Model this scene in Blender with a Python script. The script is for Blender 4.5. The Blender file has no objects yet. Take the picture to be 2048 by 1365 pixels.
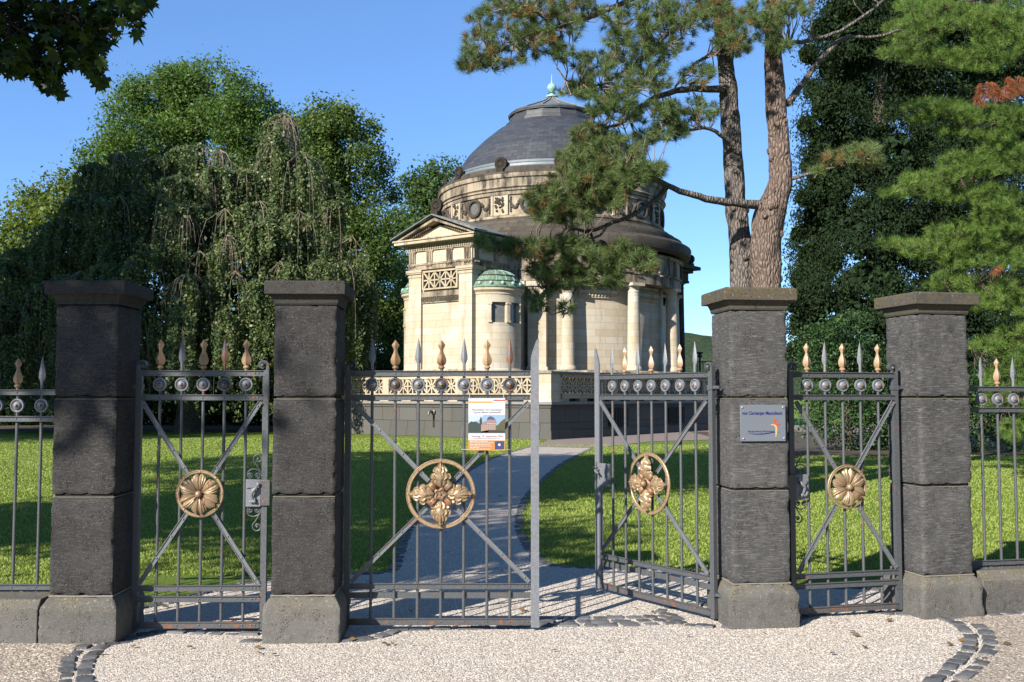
import bpy, bmesh, math, random
import numpy as np
from mathutils import Matrix, Vector, noise
PI = math.pi
random.seed(7)
RNG = np.random.default_rng(11)
SC = bpy.context.scene
COL = SC.collection
# ------------------------------------------------------------------ camera maths
F = 2048 * 35 / 36.0
PITCH = math.radians(3.18)
CAMH = 1.6
_cp, _sp = math.cos(PITCH), math.sin(PITCH)

def at(x, y, Y):
    """world point on the ray through photo pixel (x,y) at distance Y"""
    a, b = (x - 1024) / F, (682.5 - y) / F
    d = Vector((a, _cp - b * _sp, _sp + b * _cp))
    return Vector((d.x * Y / d.y, Y, CAMH + d.z * Y / d.y))

def zat(y, Y):
    return at(1024, y, Y).z

def gnd(x, y, z=0.0):
    a, b = (x - 1024) / F, (682.5 - y) / F
    d = Vector((a, _cp - b * _sp, _sp + b * _cp))
    k = (z - CAMH) / d.z
    return Vector((d.x * k, d.y * k, z))

def project(P):
    """numpy (N,3) -> pixel x, y, depth"""
    X, Y, Z = P[:, 0], P[:, 1], P[:, 2] - CAMH
    dep = Y * _cp + Z * _sp
    up = -Y * _sp + Z * _cp
    dep = np.where(np.abs(dep) < 1e-3, 1e-3, dep)
    return 1024 + F * X / dep, 682.5 - F * up / dep, dep

cam = bpy.data.cameras.new('camera')
cam.lens = 35; cam.sensor_width = 36; cam.clip_start = 0.1; cam.clip_end = 6000
co = bpy.data.objects.new('camera', cam)
co.location = (0, 0, CAMH); co.rotation_euler = (math.radians(90) + PITCH, 0, 0)
COL.objects.link(co); SC.camera = co

# ------------------------------------------------------------------ materials
def newmat(name):
    m = bpy.data.materials.new(name); m.use_nodes = True
    nt = m.node_tree
    for n in list(nt.nodes): nt.nodes.remove(n)
    out = nt.nodes.new('ShaderNodeOutputMaterial')
    return m, nt, out

class NT:
    def __init__(s, name):
        s.m, s.nt, s.out = newmat(name)
    def n(s, t, **kw):
        nd = s.nt.nodes.new(t)
        for k, v in kw.items():
            if k in nd.inputs.keys() if isinstance(k, str) else False: nd.inputs[k].default_value = v
            elif hasattr(nd, k): setattr(nd, k, v)
        return nd
    def l(s, a, b): s.nt.links.new(a, b)
    def pos(s):
        return s.n('ShaderNodeNewGeometry').outputs['Position']
    def mapping(s, vec, scale=(1, 1, 1), rot=(0, 0, 0)):
        m = s.n('ShaderNodeMapping'); s.l(vec, m.inputs['Vector'])
        m.inputs['Scale'].default_value = scale; m.inputs['Rotation'].default_value = rot
        return m.outputs['Vector']
    def noise(s, vec, scale, detail=4, rough=0.55):
        x = s.n('ShaderNodeTexNoise'); s.l(vec, x.inputs['Vector'])
        x.inputs['Scale'].default_value = scale; x.inputs['Detail'].default_value = detail; x.inputs['Roughness'].default_value = rough
        return x.outputs['Fac']
    def voro(s, vec, scale, feature='F1', out='Distance', rnd=1.0):
        x = s.n('ShaderNodeTexVoronoi'); x.feature = feature; s.l(vec, x.inputs['Vector'])
        x.inputs['Scale'].default_value = scale; x.inputs['Randomness'].default_value = rnd
        return x.outputs[out]
    def ramp(s, fac, stops, interp='LINEAR'):
        r = s.n('ShaderNodeValToRGB'); r.color_ramp.interpolation = interp
        e = r.color_ramp.elements
        while len(e) < len(stops): e.new(0.5)
        for i, (p, c) in enumerate(stops):
            e[i].position = p
            if isinstance(c, (int, float)): c = (c, c, c)
            e[i].color = (*c, 1)
        s.l(fac, r.inputs['Fac']); return r.outputs['Color']
    def mix(s, fac, a, b, mode='MIX'):
        x = s.n('ShaderNodeMix'); x.data_type = 'RGBA'; x.blend_type = mode
        for sock, v in ((x.inputs[0], fac), (x.inputs[6], a), (x.inputs[7], b)):
            if isinstance(v, (int, float)):
                sock.default_value = v if sock.type == 'VALUE' else (v, v, v, 1)
            elif isinstance(v, tuple): sock.default_value = (*v, 1)
            else: s.l(v, sock)
        return x.outputs[2]
    def math(s, op, a, b=0.0):
        x = s.n('ShaderNodeMath'); x.operation = op
        for i, v in enumerate((a, b)):
            if isinstance(v, (int, float)): x.inputs[i].default_value = v
            else: s.l(v, x.inputs[i])
        return x.outputs[0]
    def bsdf(s, color, rough=0.8, metallic=0.0, bump=None, bstr=0.5, bdist=0.01, spec=0.3, coat=0.0):
        b = s.n('ShaderNodeBsdfPrincipled')
        for k, v in (('Base Color', color), ('Roughness', rough), ('Metallic', metallic)):
            if isinstance(v, tuple): b.inputs[k].default_value = (*v, 1)
            elif isinstance(v, (int, float)): b.inputs[k].default_value = v
            else: s.l(v, b.inputs[k])
        b.inputs['Specular IOR Level'].default_value = spec
        b.inputs['Coat Weight'].default_value = coat
        if bump is not None:
            bp = s.n('ShaderNodeBump'); bp.inputs['Strength'].default_value = bstr; bp.inputs['Distance'].default_value = bdist
            s.l(bump, bp.inputs['Height']); s.l(bp.outputs['Normal'], b.inputs['Normal'])
        s.l(b.outputs[0], s.out.inputs['Surface']); return b
    def island(s): return s.n('ShaderNodeNewGeometry').outputs['Random Per Island']

def plain(name, col, rough=0.6, metallic=0.0, var=0.15, scale=30, spec=0.4):
    t = NT(name); p = t.pos()
    f = t.noise(p, scale, 5)
    c = t.mix(f, tuple(max(0, x * (1 - var * 2)) for x in col), tuple(min(1, x * (1 + var * 2)) for x in col))
    t.bsdf(c, rough, metallic, bump=f, bstr=0.25, bdist=0.003, spec=spec)
    return t.m

M = {}
# rough black basalt lava with pits and horizontal tool marks
def basalt(name, dark, light, lichen=0.0, lichcol=(.33, .31, .22), z0=0.0, z1=0.0, tool=0.5, spk=2.0):
    t = NT(name); p = t.pos()
    big = t.noise(p, 3.0, 5, .6)
    fine = t.noise(p, 105, 4, .75)
    tl = t.noise(t.mapping(p, (14, 14, 120)), 1.0, 4, .65)
    c = t.mix(t.ramp(big, [(.3, 0), (.7, 1)]), dark, light)
    blot = t.ramp(t.noise(t.mapping(p, (1, 1, .6)), 26, 4, .6), [(.56, 0), (.66, .55)])
    c = t.mix(blot, c, tuple(x * .55 for x in dark))
    obi = t.n('ShaderNodeObjectInfo').outputs['Random']
    c = t.mix(t.math('MULTIPLY', obi, .28), c, tuple(x * 1.25 for x in light))
    c = t.mix(t.ramp(fine, [(.55, 0), (.70, 1)]), c, tuple(min(1, x * spk) for x in light))
    c = t.mix(t.math('MULTIPLY', t.ramp(tl, [(.5, 0), (.72, 1)]), tool), c, tuple(min(1, x * 2.3) for x in light))
    pit = t.ramp(t.voro(t.mapping(p, (1, 1, 1.5)), 55, 'F1'), [(.10, .75), (.30, 0)])
    pm = t.ramp(t.noise(p, 7, 4), [(.50, 0), (.62, 1)])
    pitm = t.mix(1.0, pit, pm, 'MULTIPLY')
    c = t.mix(pitm, c, tuple(x * .25 for x in dark))
    if lichen > 0:
        sep = t.n('ShaderNodeSeparateXYZ'); t.l(p, sep.inputs[0])
        zr = t.n('ShaderNodeMapRange'); t.l(sep.outputs['Z'], zr.inputs[0])
        zr.inputs['From Min'].default_value = z0; zr.inputs['From Max'].default_value = z1
        ln = t.ramp(t.noise(p, 7, 6, .7), [(.42, 0), (.56, 1)])
        k = t.math('MULTIPLY', t.math('MULTIPLY', zr.outputs[0], ln), lichen)
        c = t.mix(k, c, lichcol)
        sp = t.ramp(t.voro(p, 26), [(.16, 1), (.24, 0)])
        k2 = t.math('MULTIPLY', t.math('MULTIPLY', zr.outputs[0], sp), lichen * t_pale)
        c = t.mix(k2, c, (.24, .245, .19))
    h = t.math('ADD', t.math('MULTIPLY', fine, .5), t.math('ADD', t.math('MULTIPLY', tl, tool), t.math('MULTIPLY', pitm, -1.6)))
    t.bsdf(c, .9, bump=h, bstr=.9, bdist=.006, spec=.2)
    return t.m
t_pale = 0.9
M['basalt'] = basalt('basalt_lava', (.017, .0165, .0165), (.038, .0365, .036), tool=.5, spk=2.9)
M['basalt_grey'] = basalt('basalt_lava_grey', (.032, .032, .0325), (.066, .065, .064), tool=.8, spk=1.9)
M['basalt_cap'] = basalt('basalt_lava_cap', (.022, .021, .020), (.042, .040, .037), .0, tool=.2)  # darkened: tree shade on the leftmost cap is put into this colour
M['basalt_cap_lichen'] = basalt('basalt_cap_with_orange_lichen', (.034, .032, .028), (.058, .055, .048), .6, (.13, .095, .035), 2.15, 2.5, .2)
M['base_stone'] = basalt('pillar_base_stone', (.066, .064, .059), (.108, .104, .096), .7, (.125, .105, .062), .18, .33, .15)
M['mortar'] = plain('joint_mortar', (.20, .18, .15), .9)

def masonry(name, c1, c2, mort, bw, rh, dirt=0.3, dirtcol=(.13, .11, .085), ms=.006, bump=.3):
    t = NT(name)
    uv = t.n('ShaderNodeUVMap').outputs[0]; p = t.pos()
    b = t.n('ShaderNodeTexBrick'); t.l(uv, b.inputs['Vector'])
    b.inputs['Color1'].default_value = (*c1, 1); b.inputs['Color2'].default_value = (*c2, 1); b.inputs['Mortar'].default_value = (*mort, 1)
    b.inputs['Scale'].default_value = 1; b.inputs['Mortar Size'].default_value = ms; b.inputs['Mortar Smooth'].default_value = .1
    b.inputs['Brick Width'].default_value = bw; b.inputs['Row Height'].default_value = rh; b.inputs['Bias'].default_value = 0.0
    b.offset = .5; b.squash = 1.0
    n1 = t.noise(p, 1.3, 6, .65); n2 = t.noise(p, 14, 5, .6)
    c = t.mix(t.ramp(n1, [(.40, 0), (.75, .4)]), b.outputs['Color'], tuple(c1[i] * (1.05, .86, .62)[i] for i in range(3)), 'MIX')
    c = t.mix(t.ramp(n2, [(.3, 0), (.8, .3)]), c, tuple(x * .7 for x in c1))
    st = t.noise(t.mapping(p, (2.2, 2.2, .5)), 1.0, 7, .7)
    c = t.mix(t.math('MULTIPLY', t.ramp(st, [(.5, 0), (.68, 1)]), dirt), c, dirtcol)
    h = t.math('ADD', t.math('MULTIPLY', n2, .4), t.math('MULTIPLY', b.outputs['Fac'], -1.0))
    t.bsdf(c, .88, bump=h, bstr=bump, bdist=.01, spec=.2)
    return t.m
M['stone'] = masonry('cream_sandstone_blocks', (.375, .325, .240), (.445, .415, .35), (.23, .185, .125), .95, .30, .5, (.22, .17, .11))
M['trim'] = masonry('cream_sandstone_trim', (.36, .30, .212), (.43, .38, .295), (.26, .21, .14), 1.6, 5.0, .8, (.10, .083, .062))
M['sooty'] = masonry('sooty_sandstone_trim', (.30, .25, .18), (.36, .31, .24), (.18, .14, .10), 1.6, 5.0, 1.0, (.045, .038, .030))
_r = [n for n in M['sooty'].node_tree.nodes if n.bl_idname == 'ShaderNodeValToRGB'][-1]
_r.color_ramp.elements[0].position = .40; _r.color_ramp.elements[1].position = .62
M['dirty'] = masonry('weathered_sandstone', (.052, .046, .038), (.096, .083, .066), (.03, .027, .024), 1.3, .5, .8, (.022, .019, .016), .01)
M['black_stone'] = masonry('soot_and_shade_black_stone', (.026, .022, .018), (.048, .041, .032), (.015, .015, .015), 1.3, .5, .5, (.015, .013, .011), .01)  # soot on the antefixes; on the portico the black stands in for shade
M['podium'] = masonry('grey_basalt_blocks', (.074, .073, .068), (.100, .098, .090), (.02, .02, .02), .95, .62, .4, (.080, .079, .073), .012)
M['ledge'] = plain('pale_ledge_stone', (.17, .165, .155), .85, 0, .2, 6)

def slate():
    t = NT('dome_slate'); uv = t.n('ShaderNodeUVMap').outputs[0]; p = t.pos()
    b = t.n('ShaderNodeTexBrick'); t.l(uv, b.inputs['Vector'])
    b.inputs['Color1'].default_value = (.026, .028, .033, 1); b.inputs['Color2'].default_value = (.046, .049, .055, 1); b.inputs['Mortar'].default_value = (.02, .02, .024, 1)
    b.inputs['Scale'].default_value = 1; b.inputs['Mortar Size'].default_value = .012; b.inputs['Brick Width'].default_value = .42; b.inputs['Row Height'].default_value = .2
    streak = t.noise(t.mapping(uv, (1.6, .18, 1)), 1.6, 5, .7)
    sp = t.noise(uv, 7, 3, .6)
    k = t.math('MULTIPLY', t.ramp(streak, [(.60, 0), (.74, .6)]), t.ramp(sp, [(.45, 0), (.6, 1)]))
    c = t.mix(k, b.outputs['Color'], (.14, .145, .155))
    t.bsdf(c, .55, bump=b.outputs['Fac'], bstr=-.6 if False else .5, bdist=-.01, spec=.5)
    return t.m
M['slate'] = slate()
M['lead'] = plain('grey_lead_sheet', (.125, .145, .155), .5, .2, .15, 5)
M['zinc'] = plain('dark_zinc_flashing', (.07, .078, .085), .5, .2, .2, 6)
M['seam'] = plain('dark_seam', (.035, .03, .028), .7)
def copper():
    t = NT('green_copper_patina'); p = t.pos()
    a = t.noise(t.mapping(p, (7, 7, 1.2)), 1.0, 5, .65)
    c = t.ramp(a, [(.32, (.06, .055, .034)), (.45, (.11, .155, .10)), (.62, (.15, .24, .175))])
    t.bsdf(c, .7, bump=a, bstr=.2, spec=.3); return t.m
M['copper'] = copper()
M['verdigris'] = plain('pale_verdigris', (.20, .34, .29), .6, 0, .18, 8)
M['dark_glass'] = plain('dim_window_glass', (.10, .105, .10), .25, 0, .2, 4, .5)
M['void'] = plain('dark_recess', (.012, .012, .011), .9)

def paint(name, col, rust=0.06, rough=.42):
    t = NT(name); p = t.pos()
    n = t.noise(p, 18, 6, .65); n2 = t.noise(p, 90, 3)
    c = t.mix(t.ramp(n2, [(.3, 0), (.7, 1)]), tuple(x * .82 for x in col), tuple(x * 1.15 for x in col))
    k = t.ramp(n, [(.66 - rust, 0), (.70 - rust * .8, 1)])
    c = t.mix(k, c, (.17, .065, .03)) if rust > 0 else c
    r = t.ramp(n2, [(.3, rough - .08), (.7, rough + .14)])
    t.bsdf(c, r, .0, bump=t.math('ADD', n2, t.math('MULTIPLY', n, 1.5)), bstr=.25, bdist=.002, spec=.5)
    return t.m
M['iron'] = paint('grey_painted_iron', (.062, .067, .073), .045)
M['iron_pale'] = paint('pale_grey_painted_flat_iron', (.13, .138, .155), .02)
M['iron_rust'] = paint('rusting_grey_iron', (.066, .066, .069), .09)
M['iron_flaked'] = paint('flaking_spear_paint', (.085, .085, .09), .2)
M['iron_lock'] = paint('pale_lock_plate', (.125, .134, .148), .03)
M['bronze'] = paint('dull_gold_bronze_paint', (.275, .195, .116), 0.05, .42)
M['gold'] = paint('pale_gold_tip_paint', (.28, .185, .105), 0.02, .42)
M['iron_mid'] = paint('highlight_grey_iron', (.105, .112, .122), .02)  # lighter than the other iron: brace highlights put into the paint
M['bronze_rust'] = paint('gold_paint_with_rust', (.225, .148, .085), .14, .48)
for k in ('bronze', 'bronze_rust'):
    M[k].node_tree.nodes['Principled BSDF'].inputs['Metallic'].default_value = .35

def gravel(name, scale, cols, dark=.0):
    t = NT(name); p = t.pos()
    v = t.n('ShaderNodeTexVoronoi'); t.l(p, v.inputs['Vector']); v.inputs['Scale'].default_value = scale
    sx = t.n('ShaderNodeSeparateColor'); t.l(v.outputs['Color'], sx.inputs[0])
    c = t.ramp(sx.outputs[0], [(i / (len(cols) - 1) * .999, x) for i, x in enumerate(cols)])
    gap = t.ramp(v.outputs['Distance'], [(.45, 1), (.8, .35)])
    c = t.mix(1.0, c, gap, 'MULTIPLY')
    big = t.noise(p, 1.6, 6, .65)
    c = t.mix(t.ramp(big, [(.3, .0), (.8, .35)]), c, (.27, .22, .17))
    h = t.math('SUBTRACT', 1.0, v.outputs['Distance'])
    t.bsdf(c, .9, bump=h, bstr=1.0, bdist=.006 if scale > 50 else .03, spec=.25)
    return t.m
M['gravel'] = gravel('pale_fine_gravel', 75, [(.36, .31, .26), (.46, .40, .34), (.54, .49, .42), (.42, .37, .31), (.57, .52, .46), (.32, .29, .26)])
M['gravel_coarse'] = gravel('coarse_river_gravel', 56, [(.30, .25, .19), (.42, .35, .28), (.25, .22, .19), (.50, .44, .37), (.36, .29, .22)])
def stones(name, cols):
    t = NT(name); i = t.island(); p = t.pos()
    c = t.ramp(i, [(k / (len(cols) - 1), x) for k, x in enumerate(cols)], 'CONSTANT')
    c = t.mix(t.noise(p, 300, 2), tuple(.8 for _ in range(3)), (1.1, 1.1, 1.1)) if False else c
    t.bsdf(c, .85, bump=t.noise(p, 200, 2), bstr=.3, bdist=.002, spec=.3); return t.m
M['stones'] = stones('loose_gravel_stones', [(.48, .42, .35), (.42, .36, .30), (.56, .51, .45), (.50, .45, .39), (.38, .34, .30), (.60, .56, .50), (.44, .37, .31), (.28, .26, .25), (.54, .49, .43), (.47, .42, .37)])
M['stones_coarse'] = stones('loose_river_stones', [(.46, .38, .30), (.24, .19, .16), (.60, .52, .43), (.36, .28, .20), (.17, .16, .155), (.52, .45, .36), (.62, .58, .52), (.30, .25, .22)])
M['sett'] = plain('basalt_setts', (.075, .078, .085), .75, 0, .3, 20)
def sett_m():
    t = NT('basalt_sett_stone'); p = t.pos(); i = t.island()
    c = t.ramp(i, [(0, (.045, .047, .052)), (.5, (.075, .078, .084)), (1, (.115, .115, .12))])
    n = t.noise(p, 40, 5, .6)
    c = t.mix(t.ramp(n, [(.4, 0), (.8, .5)]), c, (.17, .165, .16))
    t.bsdf(c, .8, bump=n, bstr=.6, bdist=.008, spec=.3); return t.m
M['sett'] = sett_m()

def grass_ground():
    t = NT('mown_lawn'); p = t.pos()
    a = t.noise(p, .35, 5, .6); b = t.noise(t.mapping(p, (6, 14, 1)), 3.0, 4, .7); d = t.noise(p, 45, 3, .7)
    c = t.ramp(a, [(.3, (.13, .20, .026)), (.5, (.16, .235, .032)), (.7, (.20, .26, .042))])
    c = t.mix(t.ramp(b, [(.45, 0), (.75, .6)]), c, (.24, .26, .07))
    c = t.mix(t.ramp(d, [(.35, .6), (.6, 0)]), c, (.06, .11, .014))
    t.bsdf(c, .9, bump=t.math('ADD', d, b), bstr=1.0, bdist=.05, spec=.15); return t.m
M['lawn'] = grass_ground()
M['soil'] = plain('leaf_litter_soil', (.055, .04, .025), .95, 0, .4, 12)
M['paving'] = plain('brownish_paving', (.19, .15, .13), .9, 0, .15, 9)

def foliage(name, cols, trans=.35, rough=.55, scale=1.5):
    t = NT(name); i = t.island(); p = t.pos()
    n = t.noise(p, scale, 3, .6)
    f = t.math('ADD', t.math('MULTIPLY', i, .55), t.math('MULTIPLY', n, .45))
    c = t.ramp(f, [(.15 + .7 * k / (len(cols) - 1), x) for k, x in enumerate(cols)])
    b = t.n('ShaderNodeBsdfPrincipled'); t.l(c, b.inputs['Base Color']); b.inputs['Roughness'].default_value = rough
    b.inputs['Specular IOR Level'].default_value = .25
    tr = t.n('ShaderNodeBsdfTranslucent')
    tc = t.mix(.5, c, (.30, .42, .05), 'MIX'); t.l(tc, tr.inputs['Color'])
    m = t.n('ShaderNodeMixShader'); m.inputs[0].default_value = trans
    t.l(b.outputs[0], m.inputs[1]); t.l(tr.outputs[0], m.inputs[2]); t.l(m.outputs[0], t.out.inputs['Surface'])
    return t.m
M['blade'] = foliage('grass_blades', [(.13, .19, .026), (.195, .27, .044), (.255, .31, .068), (.31, .31, .12)], .3, .6, .6)
M['ash_leaf'] = foliage('ash_leaves', [(.033, .074, .016), (.062, .118, .023), (.10, .162, .034)], .28, .5, .5)
M['lime_leaf'] = foliage('mid_green_leaves', [(.036, .068, .014), (.066, .108, .02), (.105, .145, .032)], .25, .5, .5)
M['far_leaf'] = foliage('far_tree_leaves', [(.03, .065, .02), (.05, .095, .03), (.075, .12, .035)], .25, .6, .5)
M['yellow_leaf'] = foliage('yellowish_leaves', [(.05, .08, .012), (.09, .125, .02), (.14, .17, .03)], .3, .5, .8)
M['beech_leaf'] = foliage('beech_leaves', [(.026, .044, .016), (.050, .078, .028), (.088, .118, .046), (.14, .145, .045)], .18, .42, 1.2)
M['conifer'] = foliage('dark_conifer_sprays', [(.006, .015, .006), (.011, .025, .008), (.021, .044, .012)], .10, .9, .8)  # cut darker: the shadow lying on the evergreen is put into these greens
M['yew'] = foliage('yew_sprays', [(.014, .036, .012), (.026, .06, .018), (.045, .095, .028)], .15, .55, 1.5)
M['needle'] = foliage('black_pine_needles', [(.055, .095, .030), (.095, .14, .045), (.15, .18, .07)], .18, .5, 1.0)
M['needle_dry'] = foliage('dry_pine_needles', [(.16, .10, .04), (.24, .15, .06)], .2, .6, 1.0)
M['white_needle'] = foliage('light_pine_needles', [(.05, .10, .022), (.11, .185, .038), (.20, .28, .06)], .22, .5, .8)
M['dead_needle'] = foliage('dead_red_needles', [(.22, .065, .03), (.28, .11, .05)], .2, .6, 1.0)
M['maple_leaf'] = foliage('maple_leaves', [(.014, .034, .008), (.022, .05, .010), (.04, .07, .014)], .08, .5, 1.0)
def bark(name, c1, c2, sc=(9, 9, 2.2)):
    t = NT(name); p = t.pos()
    a = t.voro(t.mapping(p, sc), 1.6, 'DISTANCE_TO_EDGE'); n = t.noise(t.mapping(p, sc), 2.2, 6, .7)
    c = t.ramp(n, [(.3, c1), (.7, c2)])
    c = t.mix(t.ramp(a, [(.0, .6), (.12, 0)]), c, tuple(x * .3 for x in c1))
    h = t.math('ADD', t.ramp(a, [(0, 0), (.3, 1)]), n)
    t.bsdf(c, .95, bump=h, bstr=1.0, bdist=.03, spec=.1); return t.m
M['pine_bark'] = bark('flaky_pine_bark', (.115, .098, .088), (.23, .20, .18), (13, 13, 4.5))
M['pine_bark_red'] = bark('reddish_pine_bark', (.125, .088, .070), (.245, .19, .160), (13, 13, 4.5))
M['bark'] = bark('grey_brown_bark', (.06, .048, .038), (.15, .125, .10))
M['twig'] = plain('pale_twig', (.21, .165, .125), .9)
def hill_m():
    t = NT('wooded_hill'); p = t.pos()
    n = t.noise(p, .11, 7, .75); c = t.ramp(n, [(.35, (.030, .050, .032)), (.6, (.06, .085, .045)), (.75, (.11, .09, .06))])
    t.bsdf(c, .95, bump=n, bstr=1, bdist=8, spec=0); return t.m
M['hill'] = hill_m()

# ------------------------------------------------------------------ mesh builder
class MB:
    def __init__(s):
        s.v = []; s.f = []; s.uv = []; s.mi = []
    def quad_uv(s, pts):
        a, b, c = pts[0], pts[1], pts[2]
        n = (b - a).cross(c - b)
        if n.length < 1e-12: return [(p.x, p.y) for p in pts]
        n.normalize()
        if abs(n.z) < .7:
            t = Vector((0, 0, 1)).cross(n); t.normalize()
            return [(p.dot(t), p.z) for p in pts]
        return [(p.x, p.y) for p in pts]
    def add(s, verts, faces, uvs=None, mi=0, T=None):
        o = len(s.v)
        vs = [Vector(v) for v in verts]
        if T is not None: vs = [T @ v for v in vs]
        s.v += vs
        for k, f in enumerate(faces):
            s.f.append([i + o for i in f]); s.mi.append(mi)
            s.uv.append(uvs[k] if uvs else s.quad_uv([vs[i] for i in f]))
        return s
    def box(s, c, d, T=None, mi=0, rz=0.0):
        x, y, z = d[0] / 2, d[1] / 2, d[2] / 2
        vs = [Vector((i * x, j * y, k * z)) for k in (-1, 1) for j in (-1, 1) for i in (-1, 1)]
        if rz: R = Matrix.Rotation(rz, 3, 'Z'); vs = [R @ v for v in vs]
        vs = [v + Vector(c) for v in vs]
        return s.add(vs, [(0, 2, 3, 1), (4, 5, 7, 6), (0, 1, 5, 4), (2, 6, 7, 3), (0, 4, 6, 2), (1, 3, 7, 5)], None, mi, T)
    def b2(s, a, b, **k):
        return s.box([(a[i] + b[i]) / 2 for i in range(3)], [abs(b[i] - a[i]) for i in range(3)], **k)
    def bar(s, p, q, w, h, up=(0, 0, 1), mi=0):
        """box from p to q, width w across, h along 'up'"""
        p, q = Vector(p), Vector(q); d = q - p; L = d.length; d.normalize()
        up = Vector(up); sx = d.cross(up); sx.normalize(); u = sx.cross(d)
        vs = [p + d * (L * k) + sx * (i * w / 2) + u * (j * h / 2) for k in (0, 1) for j in (-1, 1) for i in (-1, 1)]
        return s.add(vs, [(0, 1, 3, 2), (4, 6, 7, 5), (0, 4, 5, 1), (2, 3, 7, 6), (0, 2, 6, 4), (1, 5, 7, 3)], None, mi)
    def lathe(s, prof, c=(0, 0, 0), n=32, a0=0.0, a1=2 * PI, mi=0, cap=False, T=None, rref=None, radf=None, flip=False):
        c = Vector(c); full = abs(a1 - a0 - 2 * PI) < 1e-6
        m = n if full else n + 1
        o = []; al = 0; arcs = [0]
        for k in range(1, len(prof)):
            al += math.hypot(prof[k][0] - prof[k - 1][0], prof[k][1] - prof[k - 1][1]); arcs.append(al)
        for (r, z) in prof:
            for i in range(m):
                a = a0 + (a1 - a0) * i / n
                rr = r * (radf(a, z) if radf else 1)
                o.append(c + Vector((rr * math.cos(a), rr * math.sin(a), z)))
        fs = []; us = []
        R = rref or max(p[0] for p in prof)
        for k in range(len(prof) - 1):
            vert = abs(prof[k][0] - prof[k + 1][0]) < 1e-6
            va, vb = (prof[k][1], prof[k + 1][1]) if vert else (arcs[k] + prof[0][1], arcs[k + 1] + prof[0][1])
            for i in range(n):
                j = (i + 1) % m
                f = (k * m + i, k * m + j, (k + 1) * m + j, (k + 1) * m + i)
                ua = (a0 + (a1 - a0) * i / n) * R; ub = (a0 + (a1 - a0) * (i + 1) / n) * R
                uu = [(ua, va), (ub, va), (ub, vb), (ua, vb)]
                if flip: f = f[::-1]; uu = uu[::-1]
                fs.append(f); us.append(uu)
        s.add(o, fs, us, mi, T)
        if cap:
            for idx, rev in ((0, True), (len(prof) - 1, False)):
                if prof[idx][0] > 1e-6:
                    ring = [o[idx * m + i] for i in range(m)]
                    if rev: ring = ring[::-1]
                    s.add(ring, [tuple(range(len(ring)))], None, mi, T)
        return s
    def tube(s, pts, rad, n=8, mi=0, cap=True, sx=1.0):
        pts = [Vector(p) for p in pts]
        if isinstance(rad, (int, float)): rad = [rad] * len(pts)
        o = []; prev = None
        for k, p in enumerate(pts):
            d = (pts[min(k + 1, len(pts) - 1)] - pts[max(k - 1, 0)])
            if d.length < 1e-9: d = Vector((0, 0, 1))
            d.normalize()
            ref = prev if prev is not None else (Vector((0, 1, 0)) if abs(d.y) < .9 else Vector((1, 0, 0)))
            a = ref - d * ref.dot(d)
            if a.length < 1e-6: a = Vector((1, 0, 0)) - d * d.x
            a.normalize(); b = d.cross(a); prev = a
            for i in range(n):
                t = 2 * PI * i / n
                o.append(p + a * (math.cos(t) * rad[k]) + b * (math.sin(t) * rad[k] * sx))
        fs = [(k * n + i, k * n + (i + 1) % n, (k + 1) * n + (i + 1) % n, (k + 1) * n + i) for k in range(len(pts) - 1) for i in range(n)]
        if cap: fs += [tuple(range(n))[::-1], tuple((len(pts) - 1) * n + i for i in range(n))]
        return s.add(o, fs, None, mi)
    def ball(s, c, r, seg=10, rings=7, mi=0):
        rx, ry, rz = (r, r, r) if isinstance(r, (int, float)) else r
        vs = []; c = Vector(c)
        for k in range(rings + 1):
            ph = PI * k / rings
            for i in range(seg):
                a = 2 * PI * i / seg
                vs.append(c + Vector((rx * math.sin(ph) * math.cos(a), ry * math.sin(ph) * math.sin(a), rz * math.cos(ph))))
        fs = [(k * seg + i, (k + 1) * seg + i, (k + 1) * seg + (i + 1) % seg, k * seg + (i + 1) % seg) for k in range(rings) for i in range(seg)]
        return s.add(vs, fs, None, mi)
    def prism(s, poly, o, ex, ey, ez, t, mi=0):
        """2D polygon in frame (ex,ey) at origin o, extruded by t along ez (centre on 0..t)"""
        o, ex, ey, ez = Vector(o), Vector(ex), Vector(ey), Vector(ez)
        n = len(poly)
        a = [o + ex * p[0] + ey * p[1] for p in poly]; b = [v + ez * t for v in a]
        fs = [tuple(range(n))[::-1], tuple(range(n, 2 * n))] + [(i, (i + 1) % n, n + (i + 1) % n, n + i) for i in range(n)]
        return s.add(a + b, fs, None, mi)
    def build(s, name, mats, parent=None, smooth=35, loc=None, rz=0.0, bevel=0.0, fix=True):
        me = bpy.data.meshes.new(name)
        me.from_pydata([tuple(v) for v in s.v], [], s.f)
        uvl = me.uv_layers.new(name='UVMap')
        flat = [c for u in s.uv for p in u for c in p]
        uvl.data.foreach_set('uv', flat)
        if not isinstance(mats, (list, tuple)): mats = [mats]
        for m in mats: me.materials.append(M[m] if isinstance(m, str) else m)
        me.polygons.foreach_set('material_index', s.mi)
        if fix:
            bm = bmesh.new(); bm.from_mesh(me); bmesh.ops.remove_doubles(bm, verts=bm.verts, dist=1e-5)
            bmesh.ops.recalc_face_normals(bm, faces=bm.faces); bm.to_mesh(me); bm.free()
        if smooth:
            me.polygons.foreach_set('use_smooth', [True] * len(me.polygons))
            me.set_sharp_from_angle(angle=math.radians(smooth))
        me.update()
        return link(name, me, parent, loc, rz, bevel)

def link(name, me, parent=None, loc=None, rz=0.0, bevel=0.0):
    o = bpy.data.objects.new(name, me); COL.objects.link(o)
    if parent is not None: o.parent = parent
    if loc is not None: o.location = loc
    if rz: o.rotation_euler = (0, 0, rz)
    if bevel:
        b = o.modifiers.new('bevel', 'BEVEL'); b.width = bevel; b.segments = 2; b.limit_method = 'ANGLE'
    return o

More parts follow.
